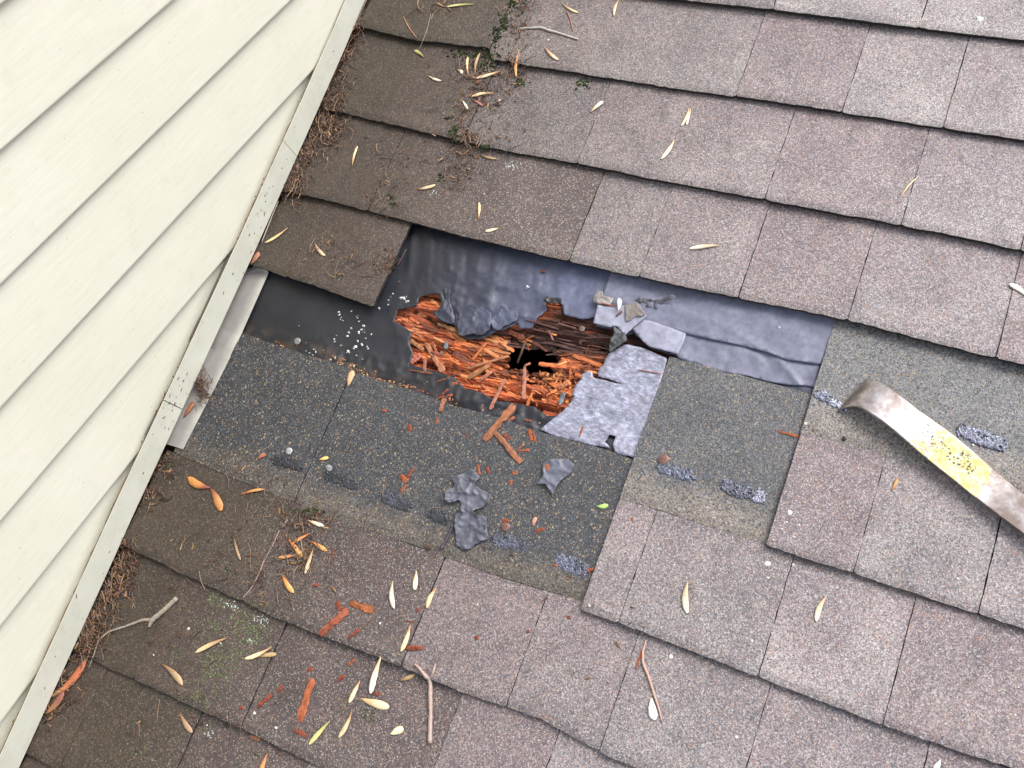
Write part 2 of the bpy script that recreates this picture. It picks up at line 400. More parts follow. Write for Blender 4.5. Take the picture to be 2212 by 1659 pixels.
def surf(u, v):
    best = -.0065
    for k_ in range(-3, 13):
        s = (v - float(edge(k_, u))) / EX
        if s < 0 or s > 2.3: continue
        if k_ == 4 and u > US4: continue
        if k_ == 5 and u < SEAM: continue
        if k_ == 6 and u < US6: continue
        if k_ == 7 and v > float(tl7(np.array(u))): continue
        lf = .0015 if s > 1 else next((c[2] for c in CELLS[k_] if c[0] <= u < c[1]), 0)
        nn_ = float((fbm(np.array(u * 9 + k_ * 3.1), np.array(v * 5), 31, 2) - .5) * .003 * (1 - min(1, s)) + (fbm(np.array(u * 40), np.array(v * 40), 2, 3) - .5) * .0016)
        best = max(best, float(prof(k_, u, v)) + lf + nn_ + .0002)
    return best
def PS(px, dn=0.0):
    n = 0
    for _ in range(3):
        q = P(px[0], px[1], n + dn); n = surf(q[0], q[1])
    q = P(px[0], px[1], n + dn); return np.array([q[0], q[1], n + dn])

# ---------------------------------------------------------------- sheets (felt, scraps)
def sheet_mesh(name, outline, hfun, cfun, mat, res=.003, thick=.0008, holes=(), seed=0, origin=None, drop=None):
    outline = np.asarray(outline); lo = outline.min(0); hi = outline.max(0)
    gx, gy = np.meshgrid(np.arange(lo[0], hi[0], res), np.arange(lo[1], hi[1], res))
    g = np.stack([gx.ravel(), gy.ravel()], 1); r = np.random.default_rng(seed); g = g + r.uniform(-.3, .3, g.shape) * res
    keep = pip(g, outline) & (dist(g, outline) > res * .45)
    for h_ in holes: keep &= ~pip(g, h_) & (dist(g, h_) > res * .45)
    g = g[keep]
    verts = [Vector(q) for q in outline]; edges = [(i, (i + 1) % len(outline)) for i in range(len(outline))]
    for h_ in holes:
        o = len(verts); verts += [Vector(q) for q in h_]; edges += [(o + i, o + (i + 1) % len(h_)) for i in range(len(h_))]
    verts += [Vector(q) for q in g]
    vv, ee, ff, _, _, _ = delaunay_2d_cdt(verts, edges, [], 0, 1e-6)
    V2 = np.array([tuple(q) for q in vv]); F = np.array(ff)
    cen = V2[F].mean(1); ok = pip(cen, outline)
    for h_ in holes: ok &= ~pip(cen, h_)
    if drop is not None: ok &= ~drop(cen)
    F = F[ok]
    N = hfun(V2[:, 0], V2[:, 1]); C_ = cfun(V2[:, 0], V2[:, 1])
    top = np.column_stack([V2, N]); bot = np.column_stack([V2, N - thick]); n = len(V2)
    ed = {}
    for f in F:
        for a, b in ((f[0], f[1]), (f[1], f[2]), (f[2], f[0])):
            if (b, a) in ed: del ed[(b, a)]
            else: ed[(a, b)] = 1
    faces = [tuple(f) for f in F] + [(f[2] + n, f[1] + n, f[0] + n) for f in F] + [(b, a, a + n, b + n) for a, b in ed]
    V = np.concatenate([top, bot])
    if origin is not None: V = V - np.asarray(origin)
    return new_mesh(name, V, faces, mat, np.concatenate([C_, C_]), smooth=True)

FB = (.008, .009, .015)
# outline of the torn opening (upper edge left to right, then the lower edge back)
HOLE_PX = [(848, 690), (857, 667), (897, 660), (904, 640), (925, 634), (948, 633), (951, 657), (938, 677), (948, 690), (981, 701), (988, 717), (998, 727), (1030, 730), (1052, 722),
 (1069, 712), (1089, 707), (1116, 694), (1119, 707), (1146, 704), (1160, 684), (1180, 667), (1177, 647), (1204, 642), (1214, 657), (1217, 677), (1258, 687), (1285, 682),
 (1285, 701), (1322, 707), (1335, 712), (1354, 720), (1367, 715), (1403, 749), (1464, 767), (1464, 773), (1441, 776), (1388, 751), (1352, 742), (1315, 761), (1325, 800), (1310, 830), (1270, 860),
 (1244, 880), (1217, 893), (1180, 895), (1153, 876), (1103, 866), (1069, 862), (1035, 845), (1001, 835), (978, 812), (951, 802), (931, 798), (914, 792), (880, 785), (890, 761), (880, 734), (887, 714), (865, 700)]
HOLE = rough(uv(HOLE_PX), .003, .0016, 5)
def fnear(u, v, px, rad):
    q = P(*px); return np.exp(-(((u - q[0]) ** 2 + (v - q[1]) ** 2) / rad ** 2))
CREASE = uv([(1300, 640), (1400, 690), (1467, 714), (1534, 731), (1601, 744), (1655, 758), (1696, 775), (1773, 785)])
def felt_h(u, v):
    pts = np.stack([u, v], 1); d = dist(pts, HOLE)
    up = sstep(-.005, .02, v - np.interp(u, *uv([(850, 690), (1000, 715), (1150, 700), (1300, 700)]).T))
    curl = np.exp(-d / .012) * (.0035 * up + .0008)
    z = -.0072 + .6 * curl * (.4 + 1.2 * fbm(u * 60, v * 60, 4, 2)) + sstep(.2, .3, u) * (ridge(u * 14 + v * 12, v * 22 - u * 8, 66, 3) ** 7 * .0028 + ridge(u * 34, v * 20, 67, 2) ** 9 * .0012)
    # crumpled part above the opening
    cr = fnear(u, v, (1080, 655), .055) + .8 * fnear(u, v, (960, 640), .05) + .5 * fnear(u, v, (1180, 660), .05)
    z = z + np.clip(cr, 0, 1.2) * ((ridge(u * 30, v * 30, 8, 4) ** 2 - .35) * .0075 + (fbm(u * 120, v * 120, 88, 3) - .5) * .002)
    # ripples running down the slope under the course above
    rp = sstep(-.012, .03, v - np.interp(u, *uv([(900, 620), (1250, 660)]).T)) * sstep(.62, .42, u)
    z = z + rp * .0017 * (fbm(u * 105 + v * 34, v * 2.5, 15, 2) - .5) * 2
    z = z + (fbm(u * 18, v * 22, 6, 3) - .5) * .0036
    # rises over the buried edge of the next shingle on the right
    lowr = sstep(.045, .012, v - tl7(np.minimum(u, US6)))
    z = z + lowr * sstep(.12, .18, u) * (ridge(u * 75, v * 75, 18, 3) - .4) * .006
    return np.maximum(z, -.0089)
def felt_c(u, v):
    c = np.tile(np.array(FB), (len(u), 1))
    q = (sstep(.26, .56, u) * sstep(-.02, .03, v - np.interp(u, *uv([(850, 720), (1150, 730), (1300, 720)]).T)))[:, None]  # paler towards the right: glare put into the felt's base colour
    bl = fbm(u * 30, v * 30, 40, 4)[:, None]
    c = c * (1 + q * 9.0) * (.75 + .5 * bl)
    # soil that washed down along the lower and left margin
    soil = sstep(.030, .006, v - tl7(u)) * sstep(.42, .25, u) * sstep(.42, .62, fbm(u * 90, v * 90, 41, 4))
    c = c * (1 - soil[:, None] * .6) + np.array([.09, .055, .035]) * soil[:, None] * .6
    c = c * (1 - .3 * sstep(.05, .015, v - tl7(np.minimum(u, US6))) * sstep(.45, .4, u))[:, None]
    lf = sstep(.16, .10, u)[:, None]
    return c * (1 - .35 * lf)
fo = np.concatenate([uv([(455, 690), (470, 640)]), np.stack([np.linspace(.03, SEAM + .06, 10), edge(3, np.linspace(.03, SEAM + .06, 10)) + .03], 1),
                     np.stack([np.linspace(SEAM + .06, US6, 4), edge(6, np.linspace(SEAM + .06, US6, 4)) + 2.28 * EX], 1),
                     np.stack([np.linspace(US6 - .01, .03, 12), tl7(np.linspace(US6 - .01, .03, 12)) - .02], 1)])
fo = np.array([q for q in fo[2:]])
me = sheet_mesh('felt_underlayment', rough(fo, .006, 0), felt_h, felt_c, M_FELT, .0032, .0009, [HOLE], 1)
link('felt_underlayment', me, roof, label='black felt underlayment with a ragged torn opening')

def piece(name, px, base, amp, freq, col, mat=M_FELT, res=.0020, thick=.0006, seed=0, amp_e=.0008, curl=.002, top=False, label=None, tiltf=None, cat=None, group=None, var=.35):
    """a torn sheet of felt; child of the roof, or (top=True) a loose scrap of its own"""
    if top:
        c0 = PS(tuple(np.mean(px, 0))); base = c0[2] + base
        o2 = np.array([P(q[0], q[1], base)[:2] for q in px])
        if tiltf is None:
            gs = (surf(c0[0], c0[1] + .03) - surf(c0[0], c0[1] - .03)) / .06; tiltf = (lambda g: (lambda a_, b_: g * b_))(gs)
    else: o2 = np.array([P(q[0], q[1], base)[:2] for q in px])
    ol = rough(o2, .003, amp_e, seed); cen = ol.mean(0); org = np.array([cen[0], cen[1], base - .001]) if top else None
    def hf(u, v):
        d = dist(np.stack([u, v], 1), ol)
        z = base + ((ridge(u * freq * .8, v * freq * .8, seed + 3, 3) ** 3 - .35) * amp * .8 + (fbm(u * freq * 2.4, v * freq * 2.4, seed + 4, 3) - .5) * amp * .6) + np.exp(-d / .004) * curl * .55 * (fbm(u * 60, v * 60, seed + 9, 2) * 2 - .7)
        z = z + ridge(u * freq * .5 + v * 20, v * freq * .6, seed + 31, 3) ** 7 * amp * 1.1
        if tiltf is not None: z = z + tiltf(u - cen[0], v - cen[1])
        if top: z = np.maximum(z, base - .0012 + (tiltf(u - cen[0], v - cen[1]) if tiltf else 0))
        return z
    def cf(u, v):
        b = fbm(u * 70, v * 70, seed + 21, 4)[:, None]
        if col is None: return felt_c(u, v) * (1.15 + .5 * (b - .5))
        return np.array(col)[None] * (1 - var + 2 * var * b)
    me = sheet_mesh(name, ol, hf, cf, mat, res, thick, (), seed, org)
    if top:
        o = link(name, me); place(o, org); tag(o, label, cat, group)
    else: o = link(name, me, roof, label=label)
    return o
def z3(l): return [T('Z3', *q) for q in l]
def z2(l): return [T('Z2', *q) for q in l]
LIL = (.13, .13, .165)
# pale scuffed sheet right of the opening, with its crack
CO = z3([(1140, 920), (1330, 820), (1540, 860), (1835, 990), (1785, 1200), (1700, 1440)]) + [T('E', 1900, 1330), T('E', 1770, 1290), T('E', 1755, 1235), T('E', 1775, 1190), T('E', 1735, 1180), T('E', 1705, 1225), T('E', 1740, 1262), T('E', 1640, 1250), T('E', 1400, 1190), T('E', 1290, 1145)] + \
     z3([(560, 1640), (640, 1560), (720, 1440), (690, 1420), (740, 1310), (800, 1240), (810, 1180), (880, 1140), (930, 1160), (950, 1215), (1100, 1257), (1280, 1305), (1280, 1288), (1110, 1238), (1005, 1200), (1010, 1110), (1060, 1080), (1100, 980)])
piece('felt_flap', CO, -.0026, .0022, 34, (.19, .195, .25), M_CRACK, .003, .0012, 11, .0010, .0022, label='pale scuffed felt flap with a crack')
# right-hand band, upper sheet lapping a lower one; glare put into their pale colours
UB = [(1285, 690), (1300, 640), (1330, 560)] + [(1467, 590), (1700, 650), (1830, 690)] + [(1790, 748), (1773, 787), (1696, 777), (1655, 761), (1601, 747), (1534, 733), (1467, 717), (1400, 706), (1330, 706)]
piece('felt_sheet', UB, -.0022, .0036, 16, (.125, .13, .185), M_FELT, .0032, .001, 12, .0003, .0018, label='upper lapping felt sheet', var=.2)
LB = [(1440, 700), (1773, 770), (1763, 838), (1745, 833), (1712, 832), (1676, 828), (1618, 813), (1551, 802), (1505, 786), (1467, 776), (1455, 760)]
piece('felt_sheet', LB, -.0040, .0040, 26, (.12, .125, .175), M_FELT, .003, .001, 13, .0006, .0022, label='lower wrinkled felt sheet', var=.25)
piece('felt_flap', z3([(1420, 640), (1560, 520), (1700, 560), (2060, 690), (2030, 800), (1960, 940), (1800, 895), (1620, 850), (1540, 780)]), .0026, .0012, 30, (.22, .225, .29), M_FELT, .003, .0012, 14, .0005, .002, label='stiff pale felt flap', var=.3)
piece('felt_flap', z3([(1000, 345), (1180, 372), (1330, 350), (1480, 370), (1590, 470), (1560, 505), (1345, 690), (1330, 720), (1230, 600), (1150, 615), (945, 565)]), .0034, .0010, 30, (.22, .225, .29), M_FELT, .003, .0012, 15, .0004, .0018, label='stiff pale felt flap beside the nail', var=.15)
# crumpled tongues over the opening
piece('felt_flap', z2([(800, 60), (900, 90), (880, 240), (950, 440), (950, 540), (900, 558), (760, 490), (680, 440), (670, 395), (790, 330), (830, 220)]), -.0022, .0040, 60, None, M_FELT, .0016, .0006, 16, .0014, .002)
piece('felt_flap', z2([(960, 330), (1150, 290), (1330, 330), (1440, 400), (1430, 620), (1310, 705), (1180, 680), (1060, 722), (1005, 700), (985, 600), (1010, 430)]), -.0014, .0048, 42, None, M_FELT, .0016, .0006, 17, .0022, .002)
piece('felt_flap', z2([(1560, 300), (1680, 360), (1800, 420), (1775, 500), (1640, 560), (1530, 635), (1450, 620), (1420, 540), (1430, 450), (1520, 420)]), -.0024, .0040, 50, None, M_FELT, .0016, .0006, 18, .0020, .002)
piece('felt_flap', z3([(345, 300), (420, 235), (470, 262), (560, 270), (570, 310), (500, 335), (400, 325)]), .0035, .003, 90, (.012, .012, .014), M_FELT, .002, .001, 19, .0008, .002)
piece('felt_flap', z3([(1185, 590), (1260, 640), (1340, 700), (1355, 770), (1230, 860), (1150, 925), (1130, 890), (1150, 760), (1190, 690)]), .0042, .006, 80, (.035, .040, .042), M_FELT, .002, .001, 20, .0012, .002, label='dark crumpled felt shard')

# ---------------------------------------------------------------- rotten decking
hb0 = HOLE.min(0) - .012; hb1 = HOLE.max(0) + .012
THRU = rough(uv([(1088, 746), (1112, 739), (1138, 744), (1160, 745), (1188, 752), (1197, 767), (1180, 778), (1186, 794), (1160, 789), (1140, 796), (1122, 785), (1090, 786), (1082, 780), (1102, 766), (1082, 757)]), .002, .0036, 31)
st = .00115
gu = np.arange(hb0[0], hb1[0], st); gv = np.arange(hb0[1], hb1[1], st)
GU, GV = np.meshgrid(gu, gv); fu, fv = GU.ravel(), GV.ravel()
sl = .10; ru = fu + sl * fv; rv = fv - sl * fu + .0016 * (fbm(fu * 16, fv * 16, 50, 2) - .5) * 2   # grain axes, wavy
pts = np.stack([fu, fv], 1)
inl = pip(pts, THRU); dth = dist(pts, THRU); dho = dist(pts, HOLE)
def wood_fields(fu, fv, ru, rv, dth):
    lay = fbm(ru * 7, rv * 115, 51, 4); q = np.floor(lay * 9) / 9 + sstep(.6, 1, lay * 9 % 1) / 9
    z = -.0130 + (q - .5) * .026 + (fbm(ru * 10, rv * 330, 52, 3) - .5) * .0046 + (ridge(ru * 9, rv * 60, 53, 2) - .5) * .003
    z = z - .010 * np.exp(-dth / .014)
    pulp = fnear(fu, fv, (1215, 815), .022) + fnear(fu, fv, (1235, 850), .02)
    z = z + np.clip(pulp, 0, 1) * (fbm(fu * 260, fv * 260, 54, 3) - .5) * .009
    return z, lay
z, lay = wood_fields(fu, fv, ru, rv, dth)
fibre = .6 * fbm(ru * 8, rv * 200, 55, 3) + .4 * fbm(ru * 14, rv * 560, 57, 2); blot = fbm(fu * 42, fv * 60, 56, 4)
snap = sstep(.70, .76, fbm(fu * 60, fv * 45, 58, 3)); z = z - snap * .004
z = np.where(pip(pts, HOLE) & (dho > .0015), z, np.minimum(z, -.0105 - .004 * (dho > .004)))
ORG = np.array([.54, .145, .042]); ORL = np.array([.66, .27, .11]); RED = np.array([.29, .066, .028]); BRN = np.array([.05, .018, .011]); DRK = np.array([.024, .013, .012])
t = fibre[:, None]; colr = RED * (1 - sstep(.30, .62, t)) + ORG * sstep(.30, .62, t)
colr = colr * (1 - .65 * sstep(.60, .80, t)) + ORL * .65 * sstep(.60, .80, t)
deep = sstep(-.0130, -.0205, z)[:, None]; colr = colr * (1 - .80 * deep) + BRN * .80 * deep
dk = np.clip(1.25 * fnear(fu, fv, (1215, 705), .034) + 1.25 * fnear(fu, fv, (1275, 718), .034) + .9 * fnear(fu, fv, (1160, 722), .022) + fnear(fu, fv, (1100, 728), .016) + 1.2 * fnear(fu, fv, (1370, 740), .03) + .5 * fnear(fu, fv, (1040, 745), .02), 0, 1)
dk = np.clip(dk * (.65 + .8 * blot), 0, 1)[:, None]
colr = colr * (1 - dk * .93) + DRK * dk * .93
mid = np.clip(fnear(fu, fv, (1290, 775), .032) + .9 * fnear(fu, fv, (1230, 790), .03) + .6 * fnear(fu, fv, (890, 690), .03), 0, 1)[:, None] * (1 - dk)
colr = colr * (1 - .55 * mid) + (colr.mean(1, keepdims=True) * np.array([.75, .52, .42])) * .55 * mid
colr = colr * (.8 + .5 * blot[:, None])
lobe = np.clip(fnear(fu, fv, (985, 775), .05) + .8 * fnear(fu, fv, (1100, 830), .05), 0, 1)[:, None] * (1 - dk); colr = colr * (1 + .35 * lobe)
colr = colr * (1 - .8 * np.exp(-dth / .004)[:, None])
nxg, nyg = len(gu), len(gv); idx = np.arange(nxg * nyg).reshape(nyg, nxg)
F = np.stack([idx[:-1, :-1], idx[:-1, 1:], idx[1:, 1:], idx[1:, :-1]], -1).reshape(-1, 4)
F = F[~inl[F].any(1)]
V = np.column_stack([fu, fv, z])
me = bpy.data.meshes.new('rotten_board'); me.vertices.add(len(V)); me.vertices.foreach_set('co', V.ravel())
me.from_pydata([], [], []) if False else None
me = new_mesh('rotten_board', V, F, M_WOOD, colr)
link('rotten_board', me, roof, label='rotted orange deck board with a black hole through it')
def wood_z(u, v):
    a = np.array([u]); b = np.array([v]); dd = dist(np.stack([a, b], 1), THRU)
    return float(wood_fields(a, b, a + sl * b, b - sl * a, dd)[0][0])

# splinters and pulp standing up all over the rot, too many to pick apart
def sliver_geo(L, wdt, th, seed, n=7):
    n = n + 3 if L > .012 else n
    """a split sliver of wood: jagged ends, uneven faces, along +x"""
    r = np.random.default_rng(seed); V = []; F = []; tp = r.uniform(-.45, .45); kn = r.uniform(.2, .8)
    for i in range(n):
        t_ = i / (n - 1); x = (t_ - .5) * L
        e = min(t_, 1 - t_) / .5; w_ = wdt * (.62 + .38 * min(1, e * 5)) * r.uniform(.84, 1.10) * (1 + tp * (t_ - .5) * 1.3 - .18 * math.exp(-((t_ - kn) / .1) ** 2)); h_ = th * (.35 + .65 * min(1, e * 3)) * r.uniform(.75, 1.2)
        y = (r.uniform(-.07, .07)) * wdt
        for (a, b) in ((-.5, 0), (.5, 0), (.42, .8), (.05, 1.0), (-.4, .85)):
            V.append((x + r.uniform(-.06, .06) * L / n, y + a * w_ * r.uniform(.85, 1.1), b * h_ * r.uniform(.8, 1.1)))
    for i in range(n - 1):
        for j in range(5):
            a = i * 5 + j; b = i * 5 + (j + 1) % 5; F.append((a, b, b + 5, a + 5))
    F.append(tuple(range(4, -1, -1))); F.append(tuple(range((n - 1) * 5, n * 5)))
    return np.array(V), F
def xf(V, c, ang, tilt=0, roll=0):
    M_ = Matrix.Translation(Vector(c)) @ Matrix.Rotation(ang, 4, 'Z') @ Matrix.Rotation(tilt, 4, 'Y') @ Matrix.Rotation(roll, 4, 'X')
    A_ = np.array(M_); return V @ A_[:3, :3].T + A_[:3, 3]
def bundle(name, items, mat, parent, label=None, kind='stuff'):
    Vs = []; Fs = []; Cs = []; o = 0
    for V, F, c in items:
        Vs.append(V); Fs += [tuple(i + o for i in f) for f in F]; Cs.append(np.tile(np.array(c), (len(V), 1)) if np.ndim(c) == 1 else c); o += len(V)
    me = new_mesh(name, np.concatenate(Vs), Fs, mat, np.concatenate(Cs)); return link(name, me, parent, label=label, kind=kind)
HI = uv(HOLE_PX); items = []
r = np.random.default_rng(12); k_ = 0
for i in range(120):          # broad split slabs lying along the grain
    x = r.uniform(855, 1320); y = 700 + (x - 855) * .22 + r.normal() * 42
    q = P(x, y); pt = np.array([q[:2]])
    if not pip(pt, HOLE)[0] or pip(pt, THRU)[0] or dist(pt, THRU)[0] < .004 or dist(pt, HOLE)[0] < .003: continue
    if x > 1090 and y < 755: col = np.array([.075, .032, .024])
    elif x > 1180 and y < 800: col = np.array([.15, .052, .028])
    if x > 1190 and i % 2: continue
    else: col = np.array([(.52, .145, .045), (.60, .23, .09), (.30, .07, .028), (.46, .12, .038), (.14, .042, .022)][int(r.integers(5))])
    wd = r.uniform(.003, .0085); L = wd * r.uniform(3, 8)
    V, F = sliver_geo(L, wd, wd * r.uniform(.14, .28), int(r.integers(1e9)), 8)
    V = xf(V, (q[0], q[1], wood_z(q[0], q[1]) + r.uniform(-.001, .0012)), -.10 + r.normal() * .13, r.normal() * .07, r.normal() * .16)
    V[:, 2] = np.minimum(V[:, 2], -.0045)
    items.append((V, F, col * r.uniform(.7, 1.2)))
blobs = [((930, 745), .030, 34), ((985, 790), .030, 44), ((1060, 815), .030, 40), ((1140, 835), .028, 44), ((1205, 840), .028, 90), ((1235, 810), .02, 60), ((900, 690), .02, 14), ((1100, 725), .03, 26), ((1250, 765), .03, 22), ((1040, 750), .03, 30)]
for (c, rad, n) in blobs:
    q = P(*c)
    for i in range(n):
        a = q[0] + r.normal() * rad; b = q[1] + r.normal() * rad * .45
        pt = np.array([[a, b]])
        if not pip(pt, HOLE)[0] or pip(pt, THRU)[0] or dist(pt, THRU)[0] < .003: continue
        L = r.uniform(.006, .030) if i % 3 else r.uniform(.003, .009); wd = r.uniform(.0012, .0045)
        V, F = sliver_geo(L, wd, wd * r.uniform(.3, .6), int(r.integers(1e9)), 5)
        ang = (r.normal() * .22 - .05 if i % 5 else r.normal() * .8) if c[0] < 1180 else r.uniform(-1.6, 1.6)
        V = xf(V, (a, b, wood_z(a, b) + r.uniform(0, .003)), ang, r.normal() * .12, r.normal() * .5)
        col = [(.46, .135, .04), (.56, .24, .09), (.30, .075, .03), (.40, .11, .035), (.18, .05, .024)][int(r.integers(5))]
        if c[0] in (1100, 1250): col = tuple(.55 * x for x in col)
        items.append((V, F, np.array(col) * r.uniform(.75, 1.15)))
bundle('wood_splinters', items, M_WOOD, roof, 'fine orange splinters and wood pulp over the rot')
# dark wet ridge above the hole: long fibres
items = []
for i in range(46):
    x = r.uniform(1085, 1320); y = 712 + (x - 1085) * .10 + r.normal() * 18
    q = P(x, y); pt = np.array([q[:2]])
    if not pip(pt, HOLE)[0] or pip(pt, THRU)[0]: continue
    V, F = sliver_geo(r.uniform(.015, .05), r.uniform(.0012, .003), .0015, int(r.integers(1e9)), 6)
    items.append((xf(V, (q[0], q[1], wood_z(q[0], q[1]) + .001), .1 + r.normal() * .12, r.normal() * .04), F, np.array([.07, .035, .03]) * r.uniform(.4, 1.8)))
bundle('dark_wood_fibres', items, M_WOOD, roof, 'dark wet wood fibres above the hole')
# closed dark box added under the hole to keep it black
def box(name, a, b, mat, parent, flip=False):
    V = [(x, y, z_) for x in (a[0], b[0]) for y in (a[1], b[1]) for z_ in (a[2], b[2])]
    F = [(0, 1, 3, 2), (4, 6, 7, 5), (0, 4, 5, 1), (2, 3, 7, 6), (0, 2, 6, 4), (1, 5, 7, 3)]
    return link(name, new_mesh(name, V, F, mat), parent)
VB = -3 * 0 - 13 * EX - .2; VT = 4 * EX
zt = -.0105
for a, b in (((-.02, hb1[1], zt - .018), (UMAX + .05, VT, zt)), ((-.02, VB, zt - .018), (UMAX + .05, hb0[1], zt)),
             ((-.02, hb0[1] + .0005, zt - .018), (hb0[0], hb1[1] - .0005, zt)), ((hb1[0], hb0[1] + .0005, zt - .018), (UMAX + .05, hb1[1] - .0005, zt))):
    box('deck_board', a, b, M_DECK, roof)
a, b = (hb0[0] - .05, hb0[1] - .05, -.26), (hb1[0] + .05, hb1[1] + .05, zt - .0185)
t_ = .01
box('dark_box_side', (a[0], a[1], a[2]), (a[0] + t_, b[1], b[2]), M_DARK, roof); box('dark_box_side', (b[0] - t_, a[1], a[2]), (b[0], b[1], b[2]), M_DARK, roof)
box('dark_box_end', (a[0] + t_, a[1], a[2]), (b[0] - t_, a[1] + t_, b[2]), M_DARK, roof); box('dark_box_end', (a[0] + t_, b[1] - t_, a[2]), (b[0] - t_, b[1], b[2]), M_DARK, roof)
box('dark_box_floor', (a[0], a[1], a[2] - t_), (b[0], b[1], a[2] - .0005), M_DARK, roof)

# ---------------------------------------------------------------- sealant strips, residues, nails
def seal(p, q, wpx, c, seed):
    a = PS(p); b = PS(q); d = b - a; L = np.linalg.norm(d[:2]); n = np.array([-d[1], d[0]]) / L * (wpx * .00075) / 2
    ol = []
    for g in np.arange(0, 6.283, .16):
        cx, cy = math.cos(g), math.sin(g); cx = math.copysign(abs(cx) ** .45, cx); cy = math.copysign(abs(cy) ** .7, cy)
        e = 1 + (float(fbm(g * 3.1, seed * 1.7, seed, 3)) - .5) * .7
        ol.append((a[:2] + b[:2]) / 2 + d[:2] / 2 * cx * (1 + (e - 1) * .25) + n * cy * e)
    ol = rough(np.array(ol), .0016, .0012, seed)
    def hf(u, v):
        dd = dist(np.stack([u, v], 1), ol); tt = ((u - a[0]) * d[0] + (v - a[1]) * d[1]) / L ** 2
        return a[2] + (b[2] - a[2]) * tt + .0006 + .0004 * sstep(0, .003, dd) + (vn(u * 700, v * 700, seed) - .5) * .0007
    link('sealant_strip', sheet_mesh('sealant_strip', ol, hf, lambda u, v: np.tile(np.array(c) * .5, (len(u), 1)) * (.15 + 1.7 * fbm(u * 90, v * 90, seed, 3))[:, None], M_SEAL, .0013, .0010, (), seed, None, lambda c_: fbm(c_[:, 0] * 380, c_[:, 1] * 380, seed + 5, 3) < .30 + .26 * sstep(.004, .0, dist(c_, ol))), roof)
for i, (p, q, w_, c) in enumerate([((585, 990), (655, 1012), 20, (.35, .36, .45)), ((700, 1025), (778, 1052), 24, (.45, .5, .6)), ((823, 1068), (893, 1100), 24, (.75, .8, .95)), ((925, 1108), (972, 1126), 22, (.35, .4, .5)),
        ((1060, 1158), (1142, 1186), 26, (1.5, 1.6, 1.9)), ((1198, 1203), (1272, 1238), 28, (2.2, 2.3, 2.7)), ((1418, 1004), (1503, 1034), 24, (1.9, 2.0, 2.4)), ((1556, 1044), (1632, 1072), 26, (1.5, 1.6, 1.9)),
        ((1625, 1068), (1655, 1080), 26, (5, 5, 5.2)), ((1758, 848), (1806, 868), 18, (3, 3.1, 3.6)), ((1790, 864), (1830, 884), 18, (7, 7, 7.2)), ((2068, 925), (2178, 965), 28, (2.6, 2.7, 3.2))]):
    seal(p, q, w_, c, 60 + i)
# white specks of old adhesive on felt and beside the nail
items = []
spec = [('Z5', 650, 750, 5), ('Z5', 830, 1030, 9), ('Z5', 780, 1075, 8), ('Z5', 820, 1100, 8), ('Z5', 860, 1060, 8), ('Z5', 890, 1100, 9), ('Z5', 920, 1130, 8), ('Z5', 740, 1050, 5), ('Z5', 950, 1040, 7), ('Z5', 980, 970, 7), ('Z5', 1070, 930, 9), ('Z5', 1100, 870, 6),
  ('Z5', 1130, 580, 8), ('Z5', 1135, 620, 9), ('Z5', 1160, 650, 8), ('Z5', 1185, 690, 7), ('Z5', 1280, 570, 8), ('Z5', 1345, 640, 12), ('Z5', 1370, 690, 9), ('Z5', 1280, 775, 9), ('Z5', 1430, 750, 8), ('Z5', 1400, 800, 10), ('Z5', 1380, 830, 10), ('Z5', 1440, 820, 12), ('Z5', 1220, 870, 12), ('Z5', 1250, 830, 6),
  ('Z5', 1330, 1000, 15), ('Z5', 1480, 1015, 12), ('Z5', 1240, 1060, 14), ('Z5', 1160, 970, 10), ('Z5', 1410, 970, 10), ('Z5', 1360, 930, 9), ('Z5', 1350, 1110, 6), ('Z5', 1525, 860, 7), ('Z5', 1455, 900, 7), ('Z5', 1610, 535, 9), ('Z5', 1730, 440, 9), ('Z5', 1725, 490, 9), ('Z5', 1780, 360, 6), ('Z5', 1900, 405, 12), ('Z5', 1960, 465, 14), ('Z5', 1760, 400, 5), ('Z5', 1940, 395, 6),
  ('Z2', 600, 1360, 22), ('Z2', 1905, 65, 10), ('Z3', 150, 135, 10)]
for (t_, x, y, s_) in spec:
    for j in range(3):
        q = PS(T(t_, x + r.normal() * s_ * .9, y + r.normal() * s_ * .9)); rad = s_ * (.1798 if t_ != 'Z2' else .1634) * .0006 * r.uniform(.5, 2.0)
        n = 7; V = [(0, 0, rad * .5)] + [(math.cos(a) * rad * r.uniform(.35, 1.5), math.sin(a) * rad * r.uniform(.35, 1.2), -.0004) for a in np.arange(n) / n * 6.283]
        items.append((np.array(V) + np.array([q[0], q[1], q[2] + (.0008 if q[2] < -.006 else 0)]), [(0, i + 1, (i + 1) % n + 1) for i in range(n)], (.62, .63, .62) if r.random() < .6 else (.36, .37, .36)))
bundle('adhesive_residue', items, M_BIT, roof, 'white specks of old adhesive')
